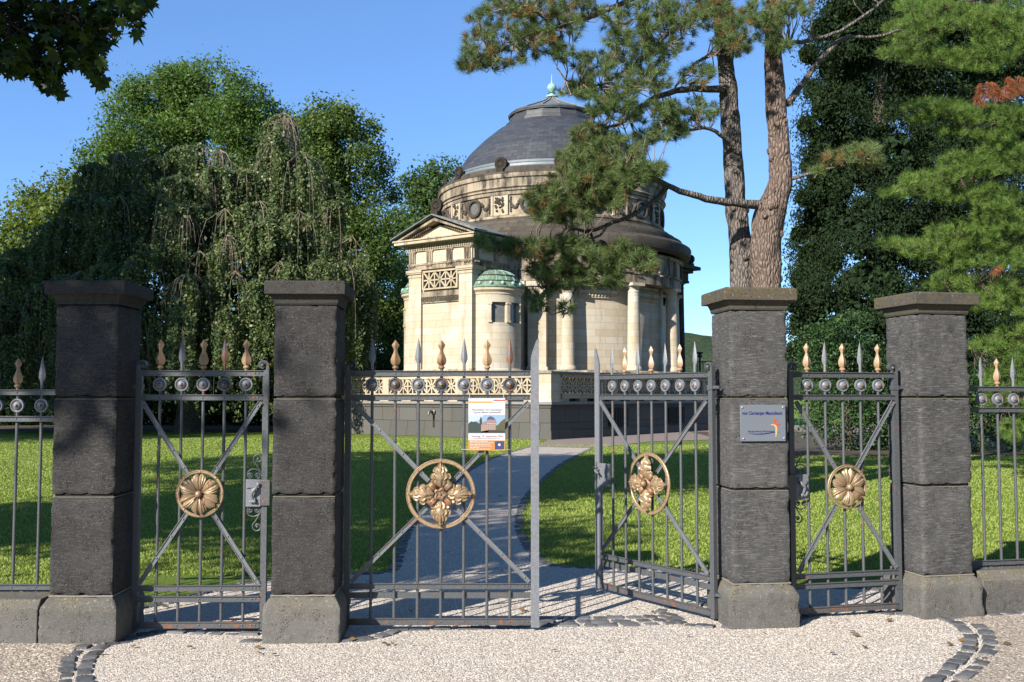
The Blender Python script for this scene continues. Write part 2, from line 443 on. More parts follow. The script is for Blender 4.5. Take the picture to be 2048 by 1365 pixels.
def tag(o, label=None, cat=None, group=None, kind=None):
    if label: o['label'] = label
    if cat: o['category'] = cat
    if group: o['group'] = group
    if kind: o['kind'] = kind
    return o

def thing(name, label, cat, loc=(0, 0, 0), rz=0.0, group=None):
    o = bpy.data.objects.new(name, None); COL.objects.link(o)
    o.location = loc; o.rotation_euler = (0, 0, rz); o.empty_display_size = .2
    return tag(o, label, cat, group)

def npmesh(name, V, Fs, mats, parent=None, mi=None, k=4, smooth=False):
    """V (N,3); Fs (M,k)"""
    me = bpy.data.meshes.new(name)
    me.vertices.add(len(V)); me.vertices.foreach_set('co', np.asarray(V, dtype=np.float32).ravel())
    nf = len(Fs)
    me.loops.add(nf * k); me.loops.foreach_set('vertex_index', np.asarray(Fs, dtype=np.int32).ravel())
    me.polygons.add(nf); me.polygons.foreach_set('loop_start', np.arange(nf, dtype=np.int32) * k)
    if not isinstance(mats, (list, tuple)): mats = [mats]
    for m in mats: me.materials.append(M[m])
    if mi is not None: me.polygons.foreach_set('material_index', np.asarray(mi, dtype=np.int32))
    if smooth: me.polygons.foreach_set('use_smooth', np.ones(nf, dtype=bool))
    me.update(calc_edges=True); me.validate()
    return link(name, me, parent)
# ------------------------------------------------------------------ light
AZ, EL = math.radians(37.6), math.radians(29)
sd = Vector((-math.sin(AZ) * math.cos(EL), -math.cos(AZ) * math.cos(EL), math.sin(EL)))   # towards the sun
sun = bpy.data.lights.new('sun', 'SUN'); sun.energy = 5.0; sun.angle = math.radians(.55); sun.color = (1, .93, .83)
so = bpy.data.objects.new('sun', sun); COL.objects.link(so)
so.rotation_euler = (-sd).to_track_quat('-Z', 'Y').to_euler(); so.location = (-30, -30, 40)
w = bpy.data.worlds.new('World'); SC.world = w; w.use_nodes = True
nt = w.node_tree
bg = nt.nodes['Background']; sky = nt.nodes.new('ShaderNodeTexSky'); sky.sky_type = 'NISHITA'; sky.sun_disc = False
sky.sun_elevation = EL; sky.sun_rotation = math.atan2(sd.x, sd.y)
sky.altitude = 2000; sky.air_density = 1.0; sky.dust_density = 0; sky.ozone_density = 6.0
ad = nt.nodes.new('ShaderNodeMix'); ad.data_type = 'RGBA'; ad.blend_type = 'ADD'; ad.inputs[0].default_value = 1
ad.inputs[7].default_value = (.30, .74, 1.6, 1)      # clearer, bluer late-summer air
nt.links.new(sky.outputs[0], ad.inputs[6]); nt.links.new(ad.outputs[2], bg.inputs[0]); bg.inputs[1].default_value = .078
SC.view_settings.view_transform = 'Standard'; SC.view_settings.look = 'None'; SC.view_settings.gamma = 1
SC.view_settings.use_curve_mapping = False; SC.view_settings.exposure = 1.1
SC.cycles.max_bounces = 6; SC.cycles.diffuse_bounces = 3; SC.cycles.glossy_bounces = 2; SC.cycles.transmission_bounces = 2
SC.cycles.use_denoising = True

# ------------------------------------------------------------------ ground
def sheet(name, poly, z, mat, kind='structure'):
    bm = bmesh.new()
    vs = [bm.verts.new((p[0], p[1], z)) for p in poly]
    f = bm.faces.new(vs); bm.normal_update()
    if f.normal.z < 0: f.normal_flip()
    bmesh.ops.triangulate(bm, faces=bm.faces)
    me = bpy.data.meshes.new(name); bm.to_mesh(me); bm.free(); me.materials.append(M[mat])
    return tag(link(name, me), kind=kind)
def curve_pts(pts, k=6):
    """Catmull-Rom through 2D/3D points"""
    pts = [Vector(p) for p in pts]; out = []
    for i in range(len(pts) - 1):
        p0, p1, p2, p3 = pts[max(i - 1, 0)], pts[i], pts[i + 1], pts[min(i + 2, len(pts) - 1)]
        for j in range(k):
            t = j / k
            out.append(.5 * ((2 * p1) + (p2 - p0) * t + (2 * p0 - 5 * p1 + 4 * p2 - p3) * t * t + (3 * p1 - p0 - 3 * p2 + p3) * t ** 3))
    out.append(pts[-1]); return out
g = MB(); g.add([(-900, -60, 0), (900, -60, 0), (900, 1500, 0), (-900, 1500, 0)], [(0, 1, 2, 3)])
tag(g.build('lawn_ground', 'lawn', smooth=0), kind='structure')

PATH_L = curve_pts([gnd(x, y) for x, y in [(240, 1226), (300, 1214), (380, 1196), (470, 1172), (560, 1160), (690, 1150), (775, 1146), (795, 1120), (818, 1060), (850, 1018), (900, 975), (945, 938), (1000, 912), (1062, 894)]])
PATH_R = curve_pts([gnd(x, y) for x, y in [(1186, 896), (1130, 925), (1080, 965), (1050, 1000), (1038, 1045), (1052, 1090), (1085, 1124), (1140, 1136), (1300, 1140), (1430, 1150), (1560, 1170), (1640, 1176), (1720, 1178), (1790, 1186)]])
fore = [(-9, -8), (9.5, -8), (9.5, 6.9), (4.6, 7.95), (3.5, 7.78)]
poly = [(-9, -8), (9, -8), (9, 8.4), (3.6, 7.5)] + [(p.x, p.y) for p in reversed(PATH_R)] + [(p.x, p.y) for p in reversed(PATH_L)] + [(-3.1, 6.75), (-9, 6.75)]
sheet('gravel_path', poly, .006, 'gravel')
# brownish paving along the terrace
pv = [gnd(x, y) for x, y in [(1058, 894), (1092, 884), (1097, 878), (1480, 853)]] + [Vector((26, 60, 0)), Vector((26, 50, 0))] + [gnd(x, y) for x, y in [(1470, 879), (1300, 884), (1190, 897)]]
sheet('paved_path', [(p.x, p.y) for p in pv], .011, 'paving')
# coarse gravel outside the sett curves
LC = [gnd(x, y) for x, y in [(105, 1420), (118, 1365), (130, 1325), (150, 1302), (172, 1288)]]
RC = [gnd(x, y) for x, y in [(1900, 1238), (1942, 1250), (1968, 1272), (1975, 1295), (1950, 1330), (1905, 1368), (1850, 1420)]]
sheet('verge_gravel', [(-9, 1), (LC[0].x - .3, 1)] + [(p.x, p.y) for p in LC] + [(-3.1, 6.62), (-9, 6.62)], .012, 'gravel_coarse')
sheet('verge_gravel', [(p.x, p.y) for p in RC] + [(9, 1), (9, 8.3), (3.5, 7.3)], .012, 'gravel_coarse')
sheet('bare_soil', [(-40, 48.5), (-24, 46), (-14, 45.5), (-9.5, 45.8), (-8.6, 60), (-45, 60)], .012, 'soil')
sheet('bare_soil', [(7.4, 27.6), (9, 26.9), (14, 27.4), (22, 27), (24, 45), (8, 45)], .012, 'soil')

# setts
def sett_rows(name, paths):
    B = MB(); rn = random.Random(5)
    for pts, rows, wd in paths:
        pts = curve_pts([gnd(x, y) if not isinstance(x, Vector) else x for x, y in pts], 8)
        for r in range(rows):
            off = (r - (rows - 1) / 2) * (wd + .012)
            # walk along
            dist = rn.random() * .05; k = 0; acc = 0
            seg = [(pts[i], pts[i + 1]) for i in range(len(pts) - 1)]
            pos = 0; target = dist
            for a, b in seg:
                L = (b - a).length
                while target <= acc + L and L > 0:
                    t = (target - acc) / L; d = (b - a).normalized(); nrm = Vector((-d.y, d.x, 0))
                    ln = rn.uniform(.085, .15)
                    c = a.lerp(b, t) + nrm * (off + rn.uniform(-.008, .008))
                    if rn.random() > .03:
                        h = rn.uniform(.008, .02); w_ = wd * rn.uniform(.82, 1.02); l_ = ln
                        ang = math.atan2(d.y, d.x) + rn.uniform(-.1, .1)
                        ca, sa = math.cos(ang), math.sin(ang)
                        base = []
                        top = []
                        cs = [(-1, -1), (0, -1.08), (1, -1), (1.08, 0), (1, 1), (0, 1.08), (-1, 1), (-1.08, 0)]
                        for (u, v) in cs:
                            uu = u * l_ / 2 * rn.uniform(.84, 1); vv = v * w_ / 2 * rn.uniform(.84, 1)
                            base.append((c.x + uu * ca - vv * sa, c.y + uu * sa + vv * ca, -.03))
                            top.append((c.x + (uu * ca - vv * sa) * .90, c.y + (uu * sa + vv * ca) * .90, h + rn.uniform(-.003, .004)))
                        top = [(c.x + (q[0] - c.x) * .9 / .9, c.y + (q[1] - c.y), q[2]) for q in top]
                        mid = [(base[i][0], base[i][1], h * .55) for i in range(8)]
                        vs = base + mid + top + [(c.x, c.y, h + .006)]
                        fs = [(i, (i + 1) % 8, 8 + (i + 1) % 8, 8 + i) for i in range(8)] + [(8 + i, 8 + (i + 1) % 8, 16 + (i + 1) % 8, 16 + i) for i in range(8)] + [(16 + i, 16 + (i + 1) % 8, 24) for i in range(8)]
                        B.add(vs, fs)
                    target += ln + rn.uniform(.008, .02)
                acc += L
    o = B.build(name, 'sett', smooth=40, fix=True)
    return tag(o, kind='structure')
sett_rows('sett_edging', [
    ([(150, 1420), (150, 1372), (153, 1335), (170, 1308), (200, 1291), (245, 1283)], 2, .10),
    ([(0 - 90, 1286), (60, 1287), (150, 1287), (230, 1285)], 1, .10),
    ([(245, 1281), (290, 1273), (318, 1265), (342, 1258), (400, 1260), (470, 1262), (528, 1264)], 1, .10),
    ([(345, 1268), (430, 1270), (528, 1272)], 1, .08),
    ([(500, 1284), (560, 1284), (640, 1284), (710, 1283), (755, 1277), (785, 1268), (800, 1262), (900, 1260), (1024, 1256), (1090, 1250)], 1, .10),
    ([(1090, 1247), (1150, 1246), (1240, 1245), (1310, 1243), (1350, 1240)], 3, .10),
    ([(1350, 1246), (1385, 1253), (1440, 1257), (1510, 1256), (1575, 1251), (1604, 1238), (1660, 1226)], 1, .09),
    ([(1345, 1234), (1322, 1228), (1335, 1220), (1375, 1214), (1420, 1212)], 1, .09),
    ([(1655, 1224), (1720, 1222), (1760, 1228), (1800, 1231), (1870, 1234), (1905, 1240)], 1, .10),
    ([(1890, 1237), (1930, 1250), (1955, 1270), (1962, 1292), (1938, 1328), (1895, 1365), (1840, 1420)], 2, .105),
    ([(1990, 1232), (2100, 1222)], 1, .09),
])
def vp(l): return [(p, None) for p in l]
EL_ = MB()
sett_rows('path_edging', [([(Vector((p.x, p.y, 0)), None) for p in PATH_L[::6]], 1, .12), ([(Vector((p.x, p.y, 0)), None) for p in PATH_R[::6]], 1, .12)])

# loose stones
def scatter_stones(name, n, region, size, mat, inside):
    pts = []
    x0, x1, y0, y1 = region
    P = np.column_stack([RNG.uniform(x0, x1, n * 2), RNG.uniform(y0, y1, n * 2)])
    # denser near the camera
    keep = inside(P); P = P[keep][:n]; n = len(P)
    s = size * RNG.uniform(.55, 1.35, n)
    ang = RNG.uniform(0, 2 * PI, n)
    base = np.array([[1, 0, 0], [0.35, .8, 0], [-.75, .6, 0], [-.9, -.35, 0], [0, -.85, 0], [.05, 0, .62], [-.3, .1, .5]])
    tri = np.array([[0, 1, 5], [1, 2, 6], [1, 6, 5], [2, 3, 6], [3, 4, 6], [4, 5, 6], [4, 0, 5]])
    jit = RNG.uniform(.75, 1.2, (n, 7, 1))
    B = base[None] * jit * s[:, None, None] * .5
    B[:, :, 0] *= RNG.uniform(.9, 1.5, (n, 1))
    c, si = np.cos(ang)[:, None], np.sin(ang)[:, None]
    X = B[:, :, 0] * c - B[:, :, 1] * si + P[:, 0:1]; Y = B[:, :, 0] * si + B[:, :, 1] * c + P[:, 1:2]
    Z = B[:, :, 2] + .006
    V = np.stack([X, Y, Z], -1).reshape(-1, 3)
    Fs = (tri[None] + (np.arange(n) * 7)[:, None, None]).reshape(-1, 3)
    o = npmesh(name, V, Fs, mat, k=3)
    return tag(o, kind='stuff')
def in_poly(P, poly):
    x, y = P[:, 0], P[:, 1]; r = np.zeros(len(P), bool); n = len(poly); j = n - 1
    for i in range(n):
        xi, yi = poly[i]; xj, yj = poly[j]
        with np.errstate(divide='ignore', invalid='ignore'):
            c = ((yi > y) != (yj > y)) & (x < (xj - xi) * (y - yi) / (yj - yi + 1e-12) + xi)
        r ^= c; j = i
    return r
POLY_G = [(p[0], p[1]) for p in poly]
LP = [(-9, 1), (LC[0].x - .3, 1)] + [(p.x, p.y) for p in LC] + [(-3.1, 6.62), (-9, 6.62)]
RP = [(p.x, p.y) for p in RC] + [(9, 1), (9, 8.3), (3.5, 7.3)]
def dens(P):
    return in_poly(P, POLY_G) & ~in_poly(P, LP) & ~in_poly(P, RP) & (RNG.random(len(P)) < np.clip((7.2 / P[:, 1]) ** 2.0, 0, 1))
o = scatter_stones('loose_gravel', 150000, (-3.6, 4.4, 5.2, 12.5), .0098, 'stones', dens); tag(o, 'pale fine gravel scattered over the forecourt and path', 'gravel')
o = scatter_stones('river_gravel', 9000, (-4.2, -2.2, 5.2, 6.6), .026, 'stones_coarse', lambda P: in_poly(P, LP)); tag(o, 'coarse brownish river gravel left of the sett curve', 'gravel')
o = scatter_stones('river_gravel', 12000, (2.2, 4.6, 5.2, 7.6), .023, 'stones_coarse', lambda P: in_poly(P, RP)); tag(o, 'coarse river gravel right of the double sett curve', 'gravel')

# grass blades
def blades():
    n = 420000
    Y = 8.2 + (RNG.random(n) ** 1.7) * 30
    hw = Y * .62 + 1
    X = RNG.uniform(-1, 1, n) * hw
    P = np.column_stack([X, Y])
    lawnm = ~in_poly(P, POLY_G) & ~((X > 7.5) & (Y > 27.0)) & ~((X > 1) & (Y > 33))
    lawnm &= ~((Y < 9.0) & (X > -3.5) & (X < 3.3))
    P = P[lawnm]; n = len(P); Y = P[:, 1]
    h = RNG.uniform(.012, .030, n) * (1 + (Y - 8) * .012); wd = .0035 + Y * .00042
    a = RNG.uniform(0, 2 * PI, n); le = RNG.uniform(.1, .9, n) * h
    la = RNG.uniform(0, 2 * PI, n)
    b0 = np.column_stack([P[:, 0] - np.cos(a) * wd, P[:, 1] - np.sin(a) * wd, np.zeros(n)])
    b1 = np.column_stack([P[:, 0] + np.cos(a) * wd, P[:, 1] + np.sin(a) * wd, np.zeros(n)])
    t = np.column_stack([P[:, 0] + np.cos(la) * le, P[:, 1] + np.sin(la) * le, h])
    V = np.stack([b0, b1, t], 1).reshape(-1, 3)
    Fs = np.arange(n * 3).reshape(-1, 3)
    return tag(npmesh('grass', V, Fs, 'blade', k=3), 'short sunlit mown grass beside the gravel path', 'grass', kind='stuff')
blades()

# ------------------------------------------------------------------ pillars
def rough_block(name, w_, d_, z0, z1, mat, parent, seed, chamfer=0.0, amp=.0028, step=.02):
    """stone block with hewn faces: a displaced grid box; optional chamfered top"""
    nx = max(2, int(w_ / step)); nz = max(2, int((z1 - z0) / step))
    V = []; Fc = []; UV = []
    idx = {}
    def vert(x, y, z):
        k = (round(x, 5), round(y, 5), round(z, 5))
        if k in idx: return idx[k]
        p = Vector((x, y, z)); q = p + Vector((seed * 3.1, seed * 1.7, 0))
        dirn = Vector((x, y, 0)); ed = 0
        hx, hy = w_ / 2, d_ / 2
        onx = abs(abs(x) - hx) < 1e-4; ony = abs(abs(y) - hy) < 1e-4; onz = min(abs(z - z0), abs(z - z1)) < 1e-4
        nn = noise.noise(q * 28) * amp + noise.noise(q * 9) * amp * 1.2
        c = onx + ony + onz
        nrm = Vector(((1 if x > 0 else -1) if onx else 0, (1 if y > 0 else -1) if ony else 0, 0))
        p = p + nrm * nn
        if c >= 2:
            chip = max(0, noise.noise(q * 22) - .05) * .018 + .004
            p = p - Vector((nrm.x, nrm.y, (0 if not onz else (1 if abs(z - z1) < 1e-4 else -1)))) * chip
        if chamfer and z > z1 - chamfer:
            k2 = (z - (z1 - chamfer)) / chamfer; f = 1 - k2 * (CH / (w_ / 2))
            p.x *= f; p.y *= f
        V.append(p); idx[k] = len(V) - 1; return idx[k]
    def face(fn, nu, nv):
        g_ = [[vert(*fn(i / nu, j / nv)) for i in range(nu + 1)] for j in range(nv + 1)]
        for j in range(nv):
            for i in range(nu): Fc.append((g_[j][i], g_[j][i + 1], g_[j + 1][i + 1], g_[j + 1][i]))
    hx, hy, H = w_ / 2, d_ / 2, z1 - z0
    face(lambda u, v: (-hx + w_ * u, -hy, z0 + H * v), nx, nz)
    face(lambda u, v: (hx, -hy + d_ * u, z0 + H * v), nx, nz)
    face(lambda u, v: (hx - w_ * u, hy, z0 + H * v), nx, nz)
    face(lambda u, v: (-hx, hy - d_ * u, z0 + H * v), nx, nz)
    face(lambda u, v: (-hx + w_ * u, -hy + d_ * v, z1), nx, nx)
    B = MB(); B.add(V, Fc)
    return B.build(name, mat, parent, smooth=50)
CH = .045
PIL = [
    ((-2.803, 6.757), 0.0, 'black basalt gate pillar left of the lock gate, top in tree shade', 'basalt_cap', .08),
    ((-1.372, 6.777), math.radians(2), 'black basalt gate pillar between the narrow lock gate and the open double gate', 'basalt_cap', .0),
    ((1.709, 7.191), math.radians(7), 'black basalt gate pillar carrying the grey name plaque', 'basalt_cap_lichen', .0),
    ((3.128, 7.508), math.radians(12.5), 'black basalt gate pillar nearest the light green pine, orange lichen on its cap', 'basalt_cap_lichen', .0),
]
for i, (c, rz, lab, capm, _) in enumerate(PIL):
    t = thing('gate_pillar', lab, 'gate pillar', (c[0], c[1], 0), rz, 'basalt gate pillars')
    s = .415
    rough_block('base', .505, .505, -.05, .302, 'base_stone', t, i + 1.3, chamfer=.07)
    J = [.312, .950, 1.590, 2.212]
    for k in range(3):
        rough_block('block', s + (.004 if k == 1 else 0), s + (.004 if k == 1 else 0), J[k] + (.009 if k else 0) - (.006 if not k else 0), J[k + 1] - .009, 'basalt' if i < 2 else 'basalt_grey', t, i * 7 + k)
    m = MB()
    for k in (1, 2): m.b2((-.19, -.19, J[k] - .012), (.19, .19, J[k] + .012))
    m.build('joint_core', 'void', t); m = MB()
    m.b2((-.2015, -.2015, J[1] - .0095), (.2015, .2015, J[1] - .0065))
    m.b2((-.2035, -.2035, J[2] - .0095), (.2035, .2035, J[2] - .0062))
    m.b2((-.2085, -.2085, .300), (.2085, .2085, .3065))
    m.build('mortar_joint', 'mortar', t)
    # cap: cavetto neck and slab with a low weathered top
    q = MB()
    prof = [(.205, 2.206), (.212, 2.218), (.212, 2.226), (.216, 2.240), (.222, 2.256), (.228, 2.266), (.228, 2.272), (.264, 2.272), (.264, 2.352), (.25, 2.362), (.0, 2.385)]
    r2 = math.sqrt(2)
    q.lathe([(r * r2, z) for r, z in prof], n=4, a0=PI / 4, a1=PI / 4 + 2 * PI)
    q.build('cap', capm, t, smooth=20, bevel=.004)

# low plinth walls and side fences --------------------------------
def plinth_wall(name, label, a, b, z1, d_=.40):
    a, b = Vector(a), Vector(b); L = (b - a).length; ang = math.atan2(b.y - a.y, b.x - a.x)
    t = thing(name, label, 'low wall', (a.x, a.y, 0), ang, 'basalt plinth walls under the fences')
    B = MB()
    pr = [(-d_ / 2, -.05), (d_ / 2, -.05), (d_ / 2, z1 - .06), (d_ / 2 - .05, z1), (-d_ / 2 + .05, z1), (-d_ / 2, z1 - .06)]
    for k0, k1 in ((0, 1.55), (1.56, 3.2)):
        k1 = min(k1, L)
        B.prism(pr, (k0, 0, 0), (0, 1, 0), (0, 0, 1), (1, 0, 0), k1 - k0)
    B.build('plinth', 'base_stone', t, bevel=.006)
    return t
plinth_wall('plinth_wall', 'low basalt plinth wall left of the leftmost pillar, pale lichen on top', (-6.2, 6.72), (-3.06, 6.72), .285, .43)
pw = plinth_wall('plinth_wall', 'low brown-stained basalt plinth wall right of the rightmost pillar', (3.42, 7.573), (6.4, 8.234), .31, .36)

# shared iron shapes ------------------------------------------------
def bronze_finial():
    B = MB()
    prof = [(.0, .206), (.012, .190), (.025, .171), (.026, .167), (.017, .150), (.0115, .137), (.0125, .122), (.022, .100), (.031, .078), (.034, .062), (.031, .045), (.022, .031), (.013, .026)]
    def rf(a, z): return 1
    n = 8
    o = []
    for r, z in prof:
        for i in range(n):
            a = 2 * PI * i / n
            k = [1, .5, .62, .5, 1, .5, .62, .5][i]
            o.append((r * k * math.cos(a), r * k * math.sin(a), z))
    B.add(o, [(k * n + i, k * n + (i + 1) % n, (k + 1) * n + (i + 1) % n, (k + 1) * n + i) for k in range(len(prof) - 1) for i in range(n)])
    B.lathe([(.013, .027), (.016, .024), (.0225, .016), (.0225, .010), (.014, .003), (.011, -.004), (.011, -.02)], n=14)
    return B
def grey_spear():
    B = MB()
    prof = [(.0, .232), (.006, .205), (.014, .165), (.021, .125), (.024, .098), (.023, .078), (.014, .058), (.0105, .05)]
    n = 8; o = []
    for r, z in prof:
        for i in range(n):
            a = 2 * PI * i / n
            k = [1, .55, .55, .55, 1, .55, .55, .55][i]
            rr = r * k if z > .06 else max(r * k, .009)
            o.append((rr * math.cos(a), rr * math.sin(a), z))
    B.add(o, [(k * n + i, k * n + (i + 1) % n, (k + 1) * n + (i + 1) % n, (k + 1) * n + i) for k in range(len(prof) - 1) for i in range(n)])
    B.lathe([(.0105, .062), (.0105, -.02)], n=10)
    return B
def dummy_mesh(B, mat, name):
    o = B.build(name, mat); me = o.data; bpy.data.objects.remove(o); return me
ME = {}
ME['bronze'] = dummy_mesh(bronze_finial(), 'gold', 'leaf_finial')
ME['bronze_rust'] = ME['bronze'].copy(); ME['bronze_rust'].materials[0] = M['bronze_rust']
ME['spear'] = dummy_mesh(grey_spear(), 'iron_pale', 'spear_finial')
ME['spear_flaked'] = ME['spear'].copy(); ME['spear_flaked'].materials[0] = M['iron_flaked']
B = MB(); Ty = Matrix.Rotation(PI / 2, 4, 'X')
B.lathe([(.034, -.008), (.043, -.006), (.044, .002), (.041, .009), (.035, .009), (.032, .003), (.028, .002), (.026, .010), (.019, .017), (.010, .020)], n=24, T=Ty)
B.lathe([(.034, -.008), (.0, -.009)], n=24, T=Ty)
B.v = [v * 1.1 for v in B.v]
ME['roundel'] = dummy_mesh(B, 'iron_pale', 'roundel')
ME['roundel_rust'] = ME['roundel'].copy(); ME['roundel_rust'].materials[0] = M['iron_rust']
B = MB(); B.lathe([(.0105, .018), (.0105, .025), (.007, .033), (.0, .036)], n=14, T=Ty)
ME['boss'] = dummy_mesh(B, 'bronze_rust', 'boss')

def put(name, me, parent, loc=(0, 0, 0), rot=None):
    o = bpy.data.objects.new(name, me); COL.objects.link(o); o.parent = parent; o.location = loc
    if rot: o.rotation_euler = rot
    return o
def rivet(B, x, y, z, r=.0065): B.ball((x, y, z), (r, r * .7, r), 8, 5)
def rail(parent, x0, x1, z, h, rivx, yf=-.013, mat='iron', name='rail', lips=True, tk=.010):
    B = MB()
    B.b2((x0, yf - tk / 2, z - h / 2), (x1, yf + tk / 2, z + h / 2))
    if lips:
        B.b2((x0, yf - .016, z + h / 2), (x1, yf + tk / 2 + .001, z + h / 2 + .005))
        B.b2((x0, yf - .012, z - h / 2 - .004), (x1, yf + tk / 2 + .001, z - h / 2))
    for x in rivx: rivet(B, x, yf - tk / 2 - .001, z)
    return B.build(name, mat, parent)
def scroll_hook(B, x, z, s, w_=.036, tk=.018, r=.033):
    """flat bar curling over towards +s at the top of a stile"""
    pts = [(x, z - .06)]
    cx, cz = x + s * r, z
    k = 26
    for i in range(k + 1):
        a = PI - i / k * (PI * 1.75); rr = r * (1 - .62 * i / k)
        pts.append((cx + s * (rr * math.cos(a)), cz + rr * math.sin(a)))
    for i in range(len(pts) - 1):
        (xa, za), (xb, zb) = pts[i], pts[i + 1]
        d = Vector((xb - xa, 0, zb - za)); L = d.length
        if L < 1e-5: continue
        d /= L
        B.bar(Vector((xa, 0, za)) - d * .0015, Vector((xb, 0, zb)) + d * .0015, tk * (1 - .35 * i / k), w_, up=(0, 1, 0))
    B.ball((cx, -w_ / 2 + .002, cz), (.014, .014, .014), 10, 6)
def spiral(c, r0, r1, a0, turns, n=26):
    out = []
    for i in range(n + 1):
        t = i / n; a = a0 + turns * 2 * PI * t; r = r0 + (r1 - r0) * t
        out.append(Vector((c[0] + r * math.cos(a), 0, c[1] + r * math.sin(a))))
    return out

def acanthus(r0=.045, L=.172, W=.078, seed=0):
    """one gilded acanthus leaf along +x in the xz plane, bulging to -y"""
    nu, nv = 30, 17; V = []; Fc = []
    for i in range(nu + 1):
        u = i / nu
        env = max(.02, math.sin(PI * min(1, .16 + .80 * u)) ** .7) * (1 - .48 * u)
        lob = .56 + .50 * abs(math.sin(PI * 3.6 * u + .15)) ** .6
        lobsh = .05 * L * math.sin(2 * PI * 3.6 * u)
        wd = W * 1.08 * env * lob
        if u > .93: wd *= max(.05, (1 - u) / .07) ** .5
        for j in range(nv + 1):
            v = -1 + 2 * j / nv
            x = r0 + L * u - abs(v) ** 1.6 * lobsh * .6 + abs(v) * .012 * (1 - u)
            z = wd * v
            y = -.012 - .030 * math.sin(PI * min(1, u * .95 + .05)) ** .8 + .018 * abs(v) ** 1.5
            y -= .006 * math.exp(-(v / .10) ** 2)
            y += .0050 * math.sin(abs(v) * 15 - u * 12) * (.4 + abs(v))
            if u > .86: y -= (u - .86) * .10
            V.append((x, y, z))
    m = nv + 1
    for i in range(nu):
        for j in range(nv): Fc.append((i * m + j, i * m + j + 1, (i + 1) * m + j + 1, (i + 1) * m + j))
    B = MB(); B.add(V, Fc); return B
def petal(r0=.018, L=.120, W=.052):
    nu, nv = 18, 14; V = []; Fc = []
    for i in range(nu + 1):
        u = i / nu
        wd = W * (.20 + .80 * math.sin(PI / 2 * min(1, u * 1.25)) ** 1.3) * (1 if u < .85 else 1 - .25 * ((u - .85) / .15) ** 2)
        for j in range(nv + 1):
            v = -1 + 2 * j / nv
            notch = .018 * math.exp(-(v / .22) ** 2) + .022 * abs(v) ** 3
            x = r0 + L * u - notch * u ** 3
            y = -.010 - .026 * math.sin(PI * (.1 + .75 * u)) + .022 * abs(v) ** 2 * (.4 + .6 * u) + .010 * math.exp(-(v / .13) ** 2)
            y += .0022 * math.sin(v * 24)
            V.append((x, y, wd * v))
    m = nv + 1
    for i in range(nu):
        for j in range(nv): Fc.append((i * m + j, i * m + j + 1, (i + 1) * m + j + 1, (i + 1) * m + j))
    B = MB(); B.add(V, Fc); return B
ME['leaf'] = dummy_mesh(acanthus(), 'bronze', 'acanthus_leaf')
ME['petal'] = dummy_mesh(petal(), 'bronze', 'petal')
B = MB()
for sgn in (-1, 1):
    B.ball((0, 0, sgn * .006), (.034, .020, .017), 12, 8)
ME['bud'] = dummy_mesh(B, 'bronze_rust', 'bud')
def ring_mesh(R, wd, nriv, name='ring'):
    B = MB()
    B.lathe([(R - wd, -.004), (R - wd, .006), (R - wd + .004, .009), (R - wd + .006, .005), (R - .006, .005), (R - .004, .009), (R, .006), (R, -.004), (R - wd, -.004)], n=72, T=Ty)
    for i in range(nriv):
        a = PI / 2 + 2 * PI * i / nriv
        B.ball(((R - wd / 2) * math.cos(a), -.006, (R - wd / 2) * math.sin(a)), (.006, .005, .006), 8, 5)
    return B

